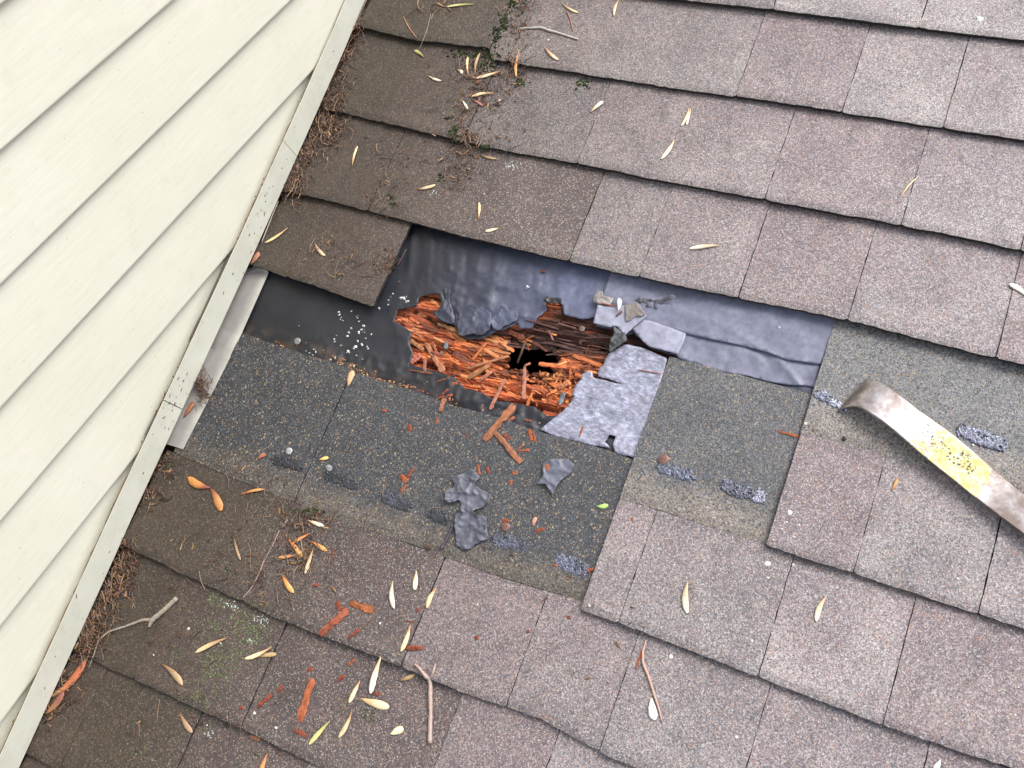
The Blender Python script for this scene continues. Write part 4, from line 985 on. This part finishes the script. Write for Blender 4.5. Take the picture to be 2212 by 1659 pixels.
CH = [
 ('Z2', 335, 740, 530, 885, 75, OP, 'squared pale orange chip at the left rim of the rotted hole', -.003),
 ('Z2', 570, 810, 790, 1165, 95, (.56, .23, .12), 'thick pinkish splinter pointing down at left inside the rot', -.002),
 ('Z2', 645, 790, 735, 965, 50, OC, 'narrow orange splinter right beside the thick pinkish one', -.001),
 ('Z2', 400, 610, 505, 735, 22, OP, 'thin pale splinter standing above the squared chip', -.001),
 ('Z2', 1130, 1130, 1650, 970, 48, (.58, .24, .12), 'long pinkish splinter pointing right into the black hole', -.001),
 ('Z2', 1000, 800, 1665, 925, 62, (.60, .22, .08), 'long orange splinter ending at the left tip of the black hole', -.005),
 ('Z2', 1130, 1250, 1400, 1090, 85, (.48, .21, .08), 'broad brown orange splinter below the long pinkish one', -.003),
 ('Z2', 1260, 1300, 1440, 1160, 60, (.52, .20, .12), 'short broad pinkish splinter at the middle of the rot', -.003),
 ('Z2', 1620, 1290, 1430, 1680, 62, (.55, .22, .14), 'pinkish splinter hanging over the lower felt edge below the rot', .003),
 ('Z2', 1885, 1110, 1870, 1540, 60, (.58, .25, .17), 'straight upright pinkish splinter below the black hole', .003),
 ('Z2', 1880, 1120, 1960, 1080, 40, (.42, .15, .09), 'short bent piece at the top of the upright pinkish splinter', .004),
 ('Z2', 360, 1165, 655, 1212, 34, OB, 'brown splinter lying level on felt at lower left of the rot', .002),
 ('Z2', 340, 1070, 500, 950, 105, (.40, .12, .08), 'broad dull red chip at the left rim of the rot', -.002),
 ('Z2', 560, 1020, 560, 1190, 56, (.46, .17, .11), 'upright pinkish chip between the red chip and brown splinter', .001),
 ('Z2', 720, 1320, 895, 1262, 42, OB, 'brown chip on the dark felt below the rot', .002),
 ('Z2', 480, 1430, 715, 1502, 36, OC, 'bright orange stick along the shingle top edge, leftmost of three', .002),
 ('Z2', 725, 1535, 935, 1490, 36, OC, 'bright orange stick lying level, lower of three sticks', .002),
 ('Z2', 780, 1505, 885, 1410, 34, OD, 'orange stick slanting up, upper right of three sticks', .003),
 ('Z2', 850, 1550, 760, 1690, 52, (.50, .20, .12), 'pinkish chip below the three orange sticks', .002),
 ('Z2', 715, 530, 975, 625, 66, (.62, .30, .13), 'pale broad splinter tucked under the felt tongue', -.004),
 ('Z2', 920, 1350, 1000, 1330, 60, OC, 'small orange block at the lower rim of the rot', .001),
 ('Z3', 408, 650, 462, 760, 26, (.30, .13, .10), 'thin pinkish sliver on the dark wet wood', -.002),
 ('Z3', 570, 1010, 562, 1135, 22, (.32, .12, .08), 'thin upright sliver right of the black hole', -.001),
 ('Z3', 722, 1060, 742, 1185, 26, (.50, .22, .09), 'thin upright tan sliver at the right of the rot', -.001),
 ('Z3', 520, 1340, 665, 1262, 90, (.66, .24, .10), 'bright orange chunk at the lower right of the rot', -.001),
 ('Z3', 1062, 368, 1232, 402, 18, OC, 'thin orange sliver left of the white seed', .0118),
 ('Z3', 1235, 522, 1305, 460, 30, OB, 'brown sliver under the white seed', .0118),
 ('Z3', 1500, 1145, 1775, 1190, 14, (.34, .12, .08), 'hair thin red sliver on the pale scuffed felt', .006),
 ('E', 935, 1210, 1132, 1000, 62, (.50, .19, .09), 'largest orange splinter, forked, on the dark shingle below the rot', .001),
 ('E', 1060, 1100, 1130, 1068, 26, (.46, .16, .08), 'side prong of the largest forked splinter', .002),
 ('E', 1008, 1168, 1165, 1355, 46, (.47, .19, .10), 'long brown splinter crossing below the largest forked one', .001),
 ('E', 650, 1032, 685, 955, 34, (.50, .20, .12), 'pink orange chip on the shingle edge left of the forked splinter', .001),
 ('E', 1225, 1150, 1238, 1218, 26, OC, 'small upright orange chip right of the forked splinter', 0),
 ('E', 1250, 1165, 1262, 1222, 16, OC, 'tiny upright chip, second one right of the forked splinter', 0),
 ('E', 1148, 1280, 1222, 1274, 20, OC, 'small level orange chip right of the long brown splinter', 0),
 ('E', 1150, 1270, 1188, 1235, 14, OP, 'tiny pale sliver above the small level chip', 0),
 ('E', 1100, 1205, 1060, 1175, 26, OD, 'small dark orange chip between the two long splinters', 0),
 ('E', 628, 1068, 632, 1104, 18, OC, 'tiny orange chip on the dark shingle, left, below the pink chip', 0),
 ('E', 455, 1110, 458, 1155, 30, OD, 'tiny dark orange chip farther left on the dark shingle', 0),
 ('E', 275, 1020, 305, 1025, 20, OC, 'tiny orange crumb near the vertical joint of the dark shingle', 0),
 ('E', 815, 1170, 828, 1210, 16, OB, 'tiny brown chip left of the largest splinter', 0),
 ('E', 395, 1440, 440, 1475, 44, OC, 'orange chunk at left, left half of a broken chip', 0),
 ('E', 478, 1390, 440, 1455, 26, OD, 'orange chunk at left, right half of a broken chip', 0),
 ('E', 435, 1500, 395, 1548, 18, OC, 'thin orange chip just below the broken chip', 0),
 ('E', 893, 1370, 900, 1432, 22, OC, 'upright orange chip right above the large grey felt scrap', 0),
 ('E', 945, 1385, 965, 1425, 26, OD, 'dark orange chip right of the upright one above the felt scrap', 0),
 ('E', 1142, 1410, 1112, 1434, 22, OC, 'small orange chip between the two felt scraps, upper', 0),
 ('E', 1105, 1468, 1102, 1502, 24, OC, 'small orange chip between the two felt scraps, lower', 0),
 ('E', 1335, 1370, 1346, 1412, 30, (.50, .14, .05), 'orange chip lying on the smaller felt scrap', .004),
 ('E', 1240, 1092, 1190, 1082, 12, OC, 'thin orange sliver on felt right of the forked splinter', .001),
 ('E', 1545, 1200, 1570, 1130, 14, OC, 'thin orange sliver on the pale felt bottom', .005),
 ('E', 1295, 130, 1325, 135, 16, OD, 'tiny red crumb on the rippled felt', .001),
 ('H', 70, 590, 222, 640, 50, (.45, .14, .05), 'thick level orange chunk at lower left centre', 0),
 ('H', -120, 790, 60, 640, 56, (.36, .10, .05), 'largest dark orange chunk slanting at lower left', 0),
 ('H', -10, 580, 10, 640, 36, OD, 'small prong above the largest dark orange chunk', 0),
 ('H', 58, 818, 138, 758, 20, OD, 'thin dark orange chip below the slanting chunk', 0),
 ('H', 430, 878, 542, 882, 34, OD, 'level orange chip touching a tan seed at a shingle edge', 0),
 ('H', -5, 1088, 42, 1055, 26, OD, 'small orange chip at the bottom left, right of the flat long chip', 0),
 ('H', 195, 1160, 272, 1180, 26, OB, 'brown chip under the longest pale seed', 0),
 ('H', 60, 990, 106, 950, 18, OC, 'small orange chip on the bottom shingle edge', 0),
 ('H', 1262, 134, 1322, 112, 28, OD, 'dark orange chip right of the rusty nail on the dark shingle', 0),
 ('H', 1046, 62, 1095, 62, 28, OD, 'orange chip just above the rusty nail', 0),
 ('H', 1592, 388, 1634, 372, 26, OC, 'orange chip at the end of the last sealant dash', .001),
 ('H', 1375, 352, 1398, 350, 18, OC, 'tiny orange crumb on the last sealant dash', .001),
 ('H', 1878, 45, 1884, 66, 18, OC, 'tiny orange crumb on the weathered shingle right of the dark corner', 0),
 ('H', 1462, 680, 1484, 684, 26, OD, 'orange crumb on the purple shingle, lower centre', 0),
 ('H', 868, 812, 896, 814, 26, OD, 'orange crumb lower centre left, on the purple shingle', 0),
 ('H', 1205, 780, 1222, 770, 22, OB, 'brown crumb lower centre, middle of the purple shingle', 0),
 ('H', 500, 635, 522, 632, 26, OD, 'orange crumb beside the seed on the vertical joint', 0),
 ('H', 428, 708, 478, 712, 14, OB, 'thin brown chip above the seed at the shingle edge', 0),
 ('H', 1900, 1022, 1942, 900, 14, OC, 'thin orange needle left of the thin red stem', 0),
 ('G', 1918, 1345, 2008, 1080, 56, (.42, .12, .05), 'long flat orange chip at the bottom left', 0),
 ('G', 1652, 1258, 1742, 1180, 30, OD, 'dark orange chip left of the long flat one', 0),
 ('G', 1780, 1165, 1812, 1120, 24, OD, 'small orange chip above the dark orange one', 0),
 ('G', 1888, 1408, 1962, 1442, 30, OD, 'orange chip below the long flat one', 0),
 ('G', 1968, 1020, 2008, 1016, 24, OD, 'small orange chip above the long flat one', 0),
 ('G', 2005, 482, 2045, 472, 22, OD, 'small orange chip right of the husk pile', 0),
 ('G', 1605, 1450, 1668, 1458, 34, (.45, .2, .1), 'orange flake on the bottom left shingle edge', 0),
 ('G', 2120, 350, 2142, 240, 14, OB, 'thin curved red brown husk right of the husk pile', 0),
 ('G', 1532, 1265, 1562, 1260, 26, OD, 'small red crumb left of the dark orange chip', 0),
 ('F', 638, 1158, 770, 1190, 18, OC, 'thin orange chip on the dark shingle left of the pry bar', 0),
]
for c_ in CH: chip(*c_[:6], c_[6], c_[7], dz=c_[8])
# wood crumbs swept along the felt's lower edge
items = []
for i in range(340):
    x = 690 + r.random() ** 1.1 * 320 if i < 250 else r.uniform(560, 1350)
    u_, v_ = P(x, 800)[:2]; v_ = float(tl7(np.array(u_))) + abs(r.normal()) * .007 - .002
    q = surf(u_, v_); s_ = r.uniform(.0006, .0022) * (1.5 if i % 9 == 0 else 1); V, F = sliver_geo(s_ * r.uniform(1, 2.4), s_, s_ * .8, int(r.integers(1e9)), 4)
    items.append((xf(V, (u_, v_, q + .0002), r.uniform(0, 6)), F, np.array([(.36, .24, .14), (.40, .15, .06), (.28, .12, .06), (.5, .36, .22)][int(r.integers(4))]) * r.uniform(.6, 1.1)))
bundle('wood_crumbs', items, M_WOOD, roof, 'tan wood crumbs along the lower felt edge')

# felt scraps (loose) -------------------------------------------------
def scrap(px, label, amp=.005, col=(.10, .105, .14), seed_=1, base=.0036, freq=75, curl=.003): piece('felt_scrap', px, base, amp, freq, col, M_FELT, .0016, .0006, seed_, .0018, curl, True, label, None, 'felt scrap', 'torn scraps of roofing felt')
scrap([T('Z4', *q) for q in [(420, 180), (520, 150), (620, 240), (540, 360), (760, 470), (740, 590), (650, 650), (540, 700), (590, 760), (700, 780), (740, 1080), (640, 1110), (560, 1150), (520, 1190), (410, 1220), (310, 1140), (290, 900), (300, 760), (370, 640), (360, 560), (180, 600), (170, 440), (280, 380), (250, 270)]],
      'large crumpled grey felt scrap across the sealant dashes', .006, (.07, .073, .095), 81)
scrap([T('Z4', *q) for q in [(1620, 20), (1760, 0), (1865, 80), (1820, 200), (1660, 330), (1620, 420), (1580, 500), (1530, 400), (1490, 340), (1370, 345), (1460, 240), (1440, 60)]], 'smaller star shaped grey felt scrap with an orange chip on it', .003, (.085, .09, .12), 82)
scrap(z3([(1320, 350), (1440, 310), (1490, 340), (1590, 470), (1430, 500), (1350, 550), (1330, 450)]), 'brown grey felt scrap beside the white seed', .002, (.15, .13, .12), 83, .0112)
scrap(z3([(950, 250), (1000, 170), (1060, 190), (1070, 235), (1190, 270), (1150, 360), (1050, 340), (955, 320)]), 'small ridged grey brown felt scrap, leftmost on the lilac felt', .003, (.20, .18, .17), 84, .0085, 120)
scrap(z3([(1430, 290), (1500, 258), (1700, 290), (1830, 265), (1900, 245), (1940, 270), (1900, 300), (1800, 312), (1740, 350), (1700, 400), (1650, 370), (1560, 370), (1510, 315)]), 'long dark ragged felt scrap on the lilac felt', .004, (.07, .07, .085), 85, .007, 90)
scrap(z3([(520, 1500), (570, 1390), (610, 1420), (590, 1500), (540, 1560)]), 'little slate grey felt shard at the lower right of the rot', .002, (.12, .14, .16), 86, .006)
scrap(z2([(815, 790), (850, 790), (870, 850), (840, 890), (805, 860)]), 'tiny grey felt shard lying on the orange wood, upper', .001, (.09, .11, .12), 87, .002)
scrap(z2([(750, 920), (790, 910), (800, 940), (770, 955)]), 'tiny grey felt shard lying on the orange wood, lower', .001, (.09, .11, .12), 88, .002)

# twigs ---------------------------------------------------------------
def tube(pts3, radii, n=7, seed_=0):
    r_ = np.random.default_rng(seed_); pts3 = np.array(pts3, float); V = []; F = []
    k2 = max(2, int(8)); P3 = []; R3 = []
    for i in range(len(pts3) - 1):
        for j in range(k2):
            t_ = j / k2; P3.append(pts3[i] * (1 - t_) + pts3[i + 1] * t_); R3.append(radii[i] * (1 - t_) + radii[i + 1] * t_)
    P3.append(pts3[-1]); R3.append(radii[-1]); P3 = np.array(P3)
    for _ in range(2): P3[1:-1] = (P3[:-2] + 2 * P3[1:-1] + P3[2:]) / 4
    tn = np.gradient(P3, axis=0)
    for p, t_, rr in zip(P3, tn, R3):
        t_ = t_ / (np.linalg.norm(t_) + 1e-9); a = np.cross(t_, [0, 0, 1.0]); a /= np.linalg.norm(a) + 1e-9; b = np.cross(a, t_)
        for j in range(n):
            g = j / n * 6.2832; V.append(p + (a * math.cos(g) + b * math.sin(g)) * rr * r_.uniform(.85, 1.15))
    for i in range(len(P3) - 1):
        for j in range(n):
            a = i * n + j; b = i * n + (j + 1) % n; F.append((a, b, b + n, a + n))
    F.append(tuple(range(n - 1, -1, -1))); F.append(tuple(range((len(P3) - 1) * n, len(P3) * n)))
    return np.array(V), F
def twig(paths, c1, label, name='twig', cat='twig', mat=M_BIT):
    items = []; org = None
    for (t_, pts_, rp) in paths:
        q = [PS(T(t_, *p)) for p in pts_]; rad = [x * .337 * .0006 for x in rp]
        q = [np.array([a[0], a[1], a[2] + b * .9]) for a, b in zip(q, rad)]
        if org is None: org = np.array([q[0][0], q[0][1], q[0][2] - rad[0]])
        V, F = tube(q, rad, 7, len(items)); items.append((V - org, F, np.array(c1)))
    Vs = np.concatenate([i[0] for i in items]); Fs = []; o = 0
    for V, F, _ in items: Fs += [tuple(k3 + o for k3 in f) for f in F]; o += len(V)
    ob = link(name, new_mesh(name, Vs, Fs, mat, np.tile(np.array(c1), (len(Vs), 1)), smooth=True)); place(ob, org); tag(ob, label, cat)
twig([('B', [(1150, 185), (1210, 183), (1300, 180), (1350, 200), (1410, 215), (1535, 255)], [4, 6, 9, 9, 7, 6])], (.40, .37, .34), 'short grey twig lying level near the top centre')
twig([('G', [(570, 1010), (605, 920), (635, 830), (700, 775), (800, 745), (920, 700), (985, 700)], [3, 4, 6, 7, 8, 10, 14]), ('G', [(960, 745), (985, 700), (1060, 640), (1142, 560)], [10, 18, 18, 16])], (.24, .21, .16), 'crooked grey brown twig with a thick cut end near the trim, lower left')
twig([('H', [(588, 1490), (592, 1300), (590, 1085), (560, 1060), (520, 1010), (490, 985)], [14, 12, 13, 12, 9, 6]), ('H', [(590, 1085), (608, 1030), (622, 980)], [11, 8, 5])], (.34, .25, .21), 'forked brown twig standing upright at bottom centre')
twig([('H', [(1970, 830), (1950, 900), (1950, 975), (1985, 1060), (2020, 1170), (2050, 1260), (2072, 1350)], [5, 7, 9, 8, 7, 6, 4])], (.40, .25, .20), 'long thin reddish stem at the bottom, right of centre', 'dead_twig', 'twig')
twig([('Z4', [(270, 900), (220, 1010), (150, 1140), (115, 1200)], [10, 9, 9, 12])], (.05, .035, .05), 'dark bent stalk left of the large felt scrap', 'dead_twig', 'twig')
twig([('A', [(1785, 1290), (1740, 1400), (1700, 1500), (1680, 1550)], [5, 5, 4, 3])], (.30, .26, .22), 'thin grey twig along the trim left of the felt')
twig([('G', [(1845, 60), (1790, 130), (1745, 230), (1700, 310), (1660, 410), (1610, 500), (1560, 560)], [4, 4, 4, 5, 5, 4, 4])], (.26, .18, .15), 'thin dark stem following the joint left of the husk pile', 'dead_twig', 'twig')
twig([('B', [(415, 110), (450, 180), (500, 245)], [4, 4, 3])], (.34, .18, .09), 'thin orange stem on the top left shingle', 'dead_twig', 'twig')
twig([('B', [(1465, 75), (1490, 140), (1500, 195)], [5, 5, 4])], (.28, .13, .09), 'thin reddish stem above the short grey twig', 'dead_twig', 'twig')
twig([('B', [(590, 90), (570, 180), (540, 260), (515, 320)], [2, 2, 2, 2])], (.30, .24, .16), 'hair thin stem on the top left shingle', 'dead_twig', 'twig')
# twig hanging inside the black hole
a = np.array([*P(*T('Z3', 130, 780), -.012)[:2], -.012]); b = np.array([*P(*T('Z3', 35, 1040), -.030)[:2], -.030])
V, F = tube([a, (a + b) / 2 + np.array([.002, 0, .004]), b], [.0012, .0016, .0012]); o = link('twig', new_mesh('twig', V - a, F, M_BIT, np.tile(np.array([.12, .08, .05]), (len(V), 1)))); place(o, a); tag(o, 'small brown twig crossing the black hole in the deck', 'twig')

# ---------------------------------------------------------------- moss, lichen and litter (uncountable)
def strands(name, spots, label, cols, rr=(.0003, .00065), ln=(.008, .03)):
    items = []
    for (t_, x, y, sx_, sy_, n) in spots:
        for i in range(int(n * .42)):
            q = PS(T(t_, x + r.normal() * sx_, y + r.normal() * sy_)); wd = r.uniform(.0010, .0030)
            V, F = sliver_geo(wd * r.uniform(1.5, 4), wd, wd * .3, int(r.integers(1e9)), 4)
            items.append((xf(V, (q[0], q[1], q[2] + r.uniform(.0004, .002)), r.uniform(0, 6.3), r.normal() * .25, r.normal() * .3), F, np.array(cols[int(r.integers(len(cols)))]) * r.uniform(.7, 1.6)))
        for i in range(int(n * .34)):
            q = PS(T(t_, x + r.normal() * sx_ * 1.2, y + r.normal() * sy_ * 1.1)); L = r.uniform(*ln); g = r.uniform(0, 6.28); bend = r.normal() * .8
            pts_ = []; p = np.array(q) + np.array([0, 0, .0008 + r.uniform(0, .003)]); 
            for j in range(4):
                pts_.append(p.copy()); p = p + np.array([math.cos(g), math.sin(g), r.normal() * .12]) * L / 3; g += bend * .5
            for z_ in pts_: z_[2] = max(z_[2], q[2] + .0003)
            V = []; 
            rad = r.uniform(*rr)
            for p in pts_:
                for (dx, dy, dz) in ((rad, 0, 0), (-rad * .5, rad * .8, 0), (-rad * .5, -rad * .4, rad)): V.append(p + np.array([dx, dy, dz]))
            F = []
            for j in range(3):
                for q2 in range(3): a = j * 3 + q2; b = j * 3 + (q2 + 1) % 3; F.append((a, b, b + 3, a + 3))
            items.append((np.array(V), F, np.array(cols[int(r.integers(len(cols)))]) * r.uniform(.6, 1.25)))
    me_ = bundle(name, items, M_BIT, None, label); me_.matrix_world = ROOF; me_['category'] = 'litter'
BR = [(.055, .024, .012), (.09, .042, .018), (.028, .016, .009), (.17, .095, .04), (.085, .030, .015)]
strands('litter', [('A', 2110, 640, 50, 70, 200), ('A', 2090, 820, 55, 80, 330), ('A', 1960, 950, 30, 70, 110), ('A', 1900, 1130, 40, 60, 120), ('A', 1860, 1230, 40, 40, 60), ('B', 110, 150, 25, 60, 120), ('B', 60, 300, 25, 60, 60), ('A', 2190, 480, 20, 80, 60)],
        'brown needle litter drifted against the trim above the flashing', BR)
strands('litter', [('G', 780, 400, 50, 80, 190), ('G', 690, 560, 40, 80, 170), ('G', 600, 740, 40, 80, 170), ('G', 540, 860, 40, 60, 110), ('G', 400, 1150, 45, 60, 110), ('G', 290, 1300, 30, 60, 60), ('D', 960, 1560, 40, 40, 60), ('G', 800, 240, 30, 40, 60), ('D', 1040, 1400, 40, 40, 60), ('D', 1560, 130, 20, 40, 40)],
        'brown needle litter drifted against the trim at lower left', BR)
strands('litter', [('B', 900, 480, 120, 40, 120), ('B', 900, 640, 90, 50, 110), ('B', 1150, 120, 50, 80, 110), ('B', 1140, 480, 40, 60, 80), ('B', 840, 870, 60, 60, 70), ('B', 790, 1050, 60, 90, 110), ('B', 780, 740, 30, 50, 40), ('B', 300, 1230, 40, 70, 40), ('B', 480, 960, 160, 90, 40), ('B', 1000, 880, 90, 30, 30), ('B', 640, 40, 70, 30, 40)],
        'tangled brown stems strewn down the shingles at upper left centre', BR)
strands('litter', [('E', 270, 110, 60, 50, 36), ('E', 330, 60, 40, 40, 20), ('G', 1900, 250, 80, 110, 150), ('G', 1960, 60, 90, 30, 70), ('G', 1650, 420, 50, 70, 40), ('E', -60, 30, 120, 70, 50), ('G', 1400, 250, 250, 130, 50), ('G', 1100, 700, 130, 130, 40), ('G', 1300, 1350, 300, 120, 40), ('D', 1600, 1500, 250, 90, 50), ('H', 1000, 600, 600, 300, 40)],
        'tangled husks and stems around the pile at lower left centre', BR)
tufts_later = 1
# clump caught on the trim above the flashing
items = []
for i in range(150):
    q = P(*T('D', 1290 + r.normal() * 26, 870 + r.normal() * 55), .012); V, F = sliver_geo(r.uniform(.004, .014), .0009, .0006, int(r.integers(1e9)), 4)
    items.append((xf(V, (q[0], q[1], .004 + r.uniform(0, .014)), r.uniform(0, 6.3), r.normal() * .6), F, np.array(BR[i % 5]) * r.uniform(.5, 1.3)))
o = bundle('litter', items, M_BIT, None, 'brown debris clump wedged between the trim and flashing'); o.matrix_world = ROOF; o['category'] = 'litter'

def tufts(name, spots, label, cols, size, flat=.5, cat='moss'):
    items = []
    for (t_, x, y, sx_, sy_, n) in spots:
        for i in range(n):
            q = PS(T(t_, x + r.normal() * sx_, y + r.normal() * sy_)); s_ = r.uniform(.5, 1.2) * size; m_ = 7
            V = [(0, 0, s_ * flat)] + [(math.cos(a) * s_ * .6 * r.uniform(.7, 1.2), math.sin(a) * s_ * .6 * r.uniform(.7, 1.2), s_ * flat * .75) for a in np.arange(m_) / m_ * 6.283] + [(math.cos(a) * s_ * r.uniform(.7, 1.3), math.sin(a) * s_ * r.uniform(.7, 1.3), -.0006) for a in np.arange(m_) / m_ * 6.283]
            F = [(0, j + 1, (j + 1) % m_ + 1) for j in range(m_)] + [(j + 1, j + 1 + m_, (j + 1) % m_ + 1 + m_, (j + 1) % m_ + 1) for j in range(m_)]
            items.append((np.array(V) + np.array([q[0], q[1], q[2]]), F, np.array(cols[int(r.integers(len(cols)))]) * r.uniform(.6, 1.3)))
    o = bundle(name, items, M_MOSS, None, label); o.matrix_world = ROOF; o['category'] = cat
MG = [(.024, .034, .012), (.045, .065, .020), (.014, .016, .009)]
tufts('moss', [('B', 1060, 150, 22, 35, 70), ('B', 1010, 240, 16, 26, 50), ('B', 830, 350, 100, 14, 120), ('B', 940, 420, 30, 26, 60), ('B', 740, 850, 14, 30, 40), ('B', 690, 750, 16, 12, 14), ('B', 670, 1140, 16, 12, 14), ('B', 1160, 530, 26, 14, 24), ('B', 1575, 535, 24, 22, 34), ('B', 930, 945, 24, 8, 16), ('B', 350, 1290, 14, 20, 12), ('B', 1110, 20, 10, 20, 30)],
      'dark green moss in the cracks of the upper left shingles', MG, .0021, .8)
tufts('moss', [('D', 1060, 1380, 26, 40, 60), ('G', 1950, 0, 60, 14, 60), ('G', 1450, 370, 12, 12, 12), ('G', 1150, 1190, 60, 24, 24), ('H', 190, 1310, 30, 34, 50), ('G', 540, 780, 14, 14, 14), ('D', 1580, 150, 20, 20, 20)], 'dark green moss on the lower left shingles', [(.030, .050, .016), (.020, .026, .010), (.05, .09, .02)], .0012)
LG = [(.10, .12, .05), (.08, .10, .045), (.13, .15, .075), (.07, .085, .05)]
tufts('lichen', [('G', 1380, 570, 34, 22, 60), ('G', 1520, 700, 60, 50, 90), ('G', 1330, 760, 60, 40, 60), ('G', 1640, 790, 70, 60, 160), ('G', 1500, 900, 130, 50, 120), ('G', 1400, 1000, 70, 60, 120), ('G', 1350, 1130, 80, 70, 60), ('G', 1120, 930, 30, 30, 24), ('G', 1270, 1190, 40, 30, 40), ('G', 1700, 600, 60, 30, 24), ('G', 1600, 1560, 60, 60, 40), ('G', 860, 1520, 60, 40, 16), ('G', 1000, 1560, 60, 40, 14), ('B', 470, 1290, 50, 12, 20), ('B', 660, 620, 90, 60, 20), ('G', 1300, 250, 100, 60, 10), ('G', 1350, 1350, 90, 60, 16)],
      'yellow green lichen patch on the lower left shingles', LG, .0016, .14, 'lichen')
tufts('lichen', [('G', 1490, 610, 22, 20, 26), ('G', 1670, 700, 40, 22, 30), ('G', 1600, 840, 12, 10, 10), ('B', 1130, 1060, 36, 18, 34), ('C', 1930, 120, 16, 8, 40), ('B', 610, 1240, 16, 8, 8), ('G', 1330, 1440, 22, 16, 12), ('B', 940, 440, 18, 8, 10)], 'pale blue grey lichen spots on the shingles', [(.36, .40, .38), (.46, .50, .48)], .0013, .12, 'lichen')
# pale bird lime and paint flakes
items = []
for (t_, x, y, s_) in [('I', 570, 342, 24), ('I', 732, 346, 13), ('I', 572, 430, 10), ('I', 470, 832, 13), ('I', 370, 1450, 13), ('I', 1035, 587, 9), ('I', 690, 72, 9), ('I', 712, 10, 22), ('I', 770, 92, 9), ('I', 660, 116, 8), ('I', 740, 168, 9), ('I', 1785, 434, 10), ('C', 1930, 120, 24), ('C', 1780, 458, 9), ('F', 812, 1105, 14), ('H', 1605, 608, 12), ('H', 2130, 935, 18), ('H', 890, 600, 9), ('H', 265, 722, 11), ('H', 2150, 345, 9), ('B', 1345, 256, 13), ('B', 1030, 642, 12), ('B', 932, 1242, 8), ('G', 1770, 1392, 15), ('G', 1210, 755, 14), ('G', 1632, 1298, 15), ('F', 1885, 1243, 10), ('G', 1415, 850, 10), ('G', 985, 925, 9), ('E', 100, 612, 8), ('I', 2155, 1310, 10)]:
    q = PS(T(t_, x, y)); rad = s_ * .337 * .0006 * .72; m_ = 7
    V = [(0, 0, .0006)] + [(math.cos(a) * rad * r.uniform(.7, 1.2), math.sin(a) * rad * r.uniform(.6, 1.2), .0001) for a in np.arange(m_) / m_ * 6.283]
    items.append((np.array(V) + np.array([q[0], q[1], q[2] + .0003]), [(0, j + 1, (j + 1) % m_ + 1) for j in range(m_)], (.50, .49, .45)))
o = bundle('pale_flakes', items, M_BIT, None, 'small white flakes dotted over the shingles'); o.matrix_world = ROOF; o['category'] = 'flakes'

SOIL = [(.022, .014, .008), (.035, .020, .011), (.05, .028, .015), (.016, .011, .007)]
tufts('soil', [('A', 2120, 600, 40, 60, 220), ('A', 2090, 820, 60, 70, 420), ('A', 1960, 980, 30, 60, 110), ('A', 1890, 1160, 34, 60, 100), ('A', 2190, 480, 20, 70, 60), ('B', 80, 200, 30, 60, 100)], 'dark leaf soil lodged along the trim above the flashing', SOIL, .0014, .6, 'soil')
tufts('soil', [('G', 780, 400, 36, 80, 200), ('G', 690, 560, 34, 80, 220), ('G', 610, 740, 34, 80, 220), ('G', 530, 870, 34, 60, 140), ('G', 400, 1150, 40, 60, 120), ('G', 290, 1300, 24, 60, 70), ('D', 1060, 1380, 40, 40, 60), ('G', 1940, 20, 70, 20, 60), ('G', 1900, 260, 60, 90, 60)], 'dark leaf soil lodged along the trim at lower left', SOIL, .0014, .6, 'soil')
tufts('soil', [('B', 880, 430, 110, 40, 130), ('B', 930, 600, 80, 60, 100), ('B', 1130, 80, 40, 90, 110), ('B', 800, 860, 50, 60, 70), ('B', 780, 1060, 60, 80, 60), ('B', 1130, 430, 40, 40, 60)], 'dark soil strewn down the shingles at upper left centre', SOIL, .0010, .5, 'soil')

# crumbs caught in the slot behind the trim and specks on its face
items = []
for i in range(260):
    v_ = r.choice([r.uniform(-12 * EX, .2), P(395, 890)[1] + r.normal() * .02, P(560, 480)[1] + r.normal() * .05]); u_ = UT + (ut(v_) - UT) * .8
    on = i % 4 == 0; s_ = r.uniform(.0005, .0016)
    V, F = sliver_geo(s_ * r.uniform(1, 5), s_, s_ * .5, int(r.integers(1e9)), 4)
    c_ = (u_ + .0002, v_, r.uniform(.02, NTOP - .004)) if on else (u_ - r.uniform(.001, .006), v_, NTOP + .001 * math.sin(v_ * 8) - r.uniform(.001, .006))
    items.append((xf(V, c_, 1.57 + r.normal() * .4, r.normal() * .3), F, np.array(BR[i % 5]) * r.uniform(.6, 1.6)))
o = bundle('litter', items, M_BIT, None, 'dark crumbs caught along the top of the trim channel'); o.matrix_world = ROOF; o['category'] = 'litter'

# dirt in the slot between trim and siding, with the shade there painted in
V = []; F = []; m_ = 500
for i in range(m_ + 1):
    v_ = -13.5 * EX + (13.5 * EX + .25) * i / m_; u_ = UT + (ut(v_) - UT) * .8; wd = .0012 + .0030 * float(fbm(v_ * 60, 3.0, 97, 4)) ** 1.3; n_ = NTOP + .001 * math.sin(v_ * 8) - .0012
    V += [rw(u_ - .0010, v_, n_), rw(u_ - .0010 - wd, v_, n_ - .0006 + .0012 * float(fbm(v_ * 200, 1.0, 98, 3)))]
for i in range(m_):
    a = 2 * i; F.append((a, a + 1, a + 3, a + 2))
cc = np.array([np.array([.10, .065, .035]) * (.5 + float(fbm(i * .12, 2.0, 99, 4)) * 1.2) for i in range(m_ + 1) for _ in range(2)])
link('dirt_shade_line', new_mesh('dirt_shade_line', to_wall(np.array(V)), F, M_MOSS, cc), wall)
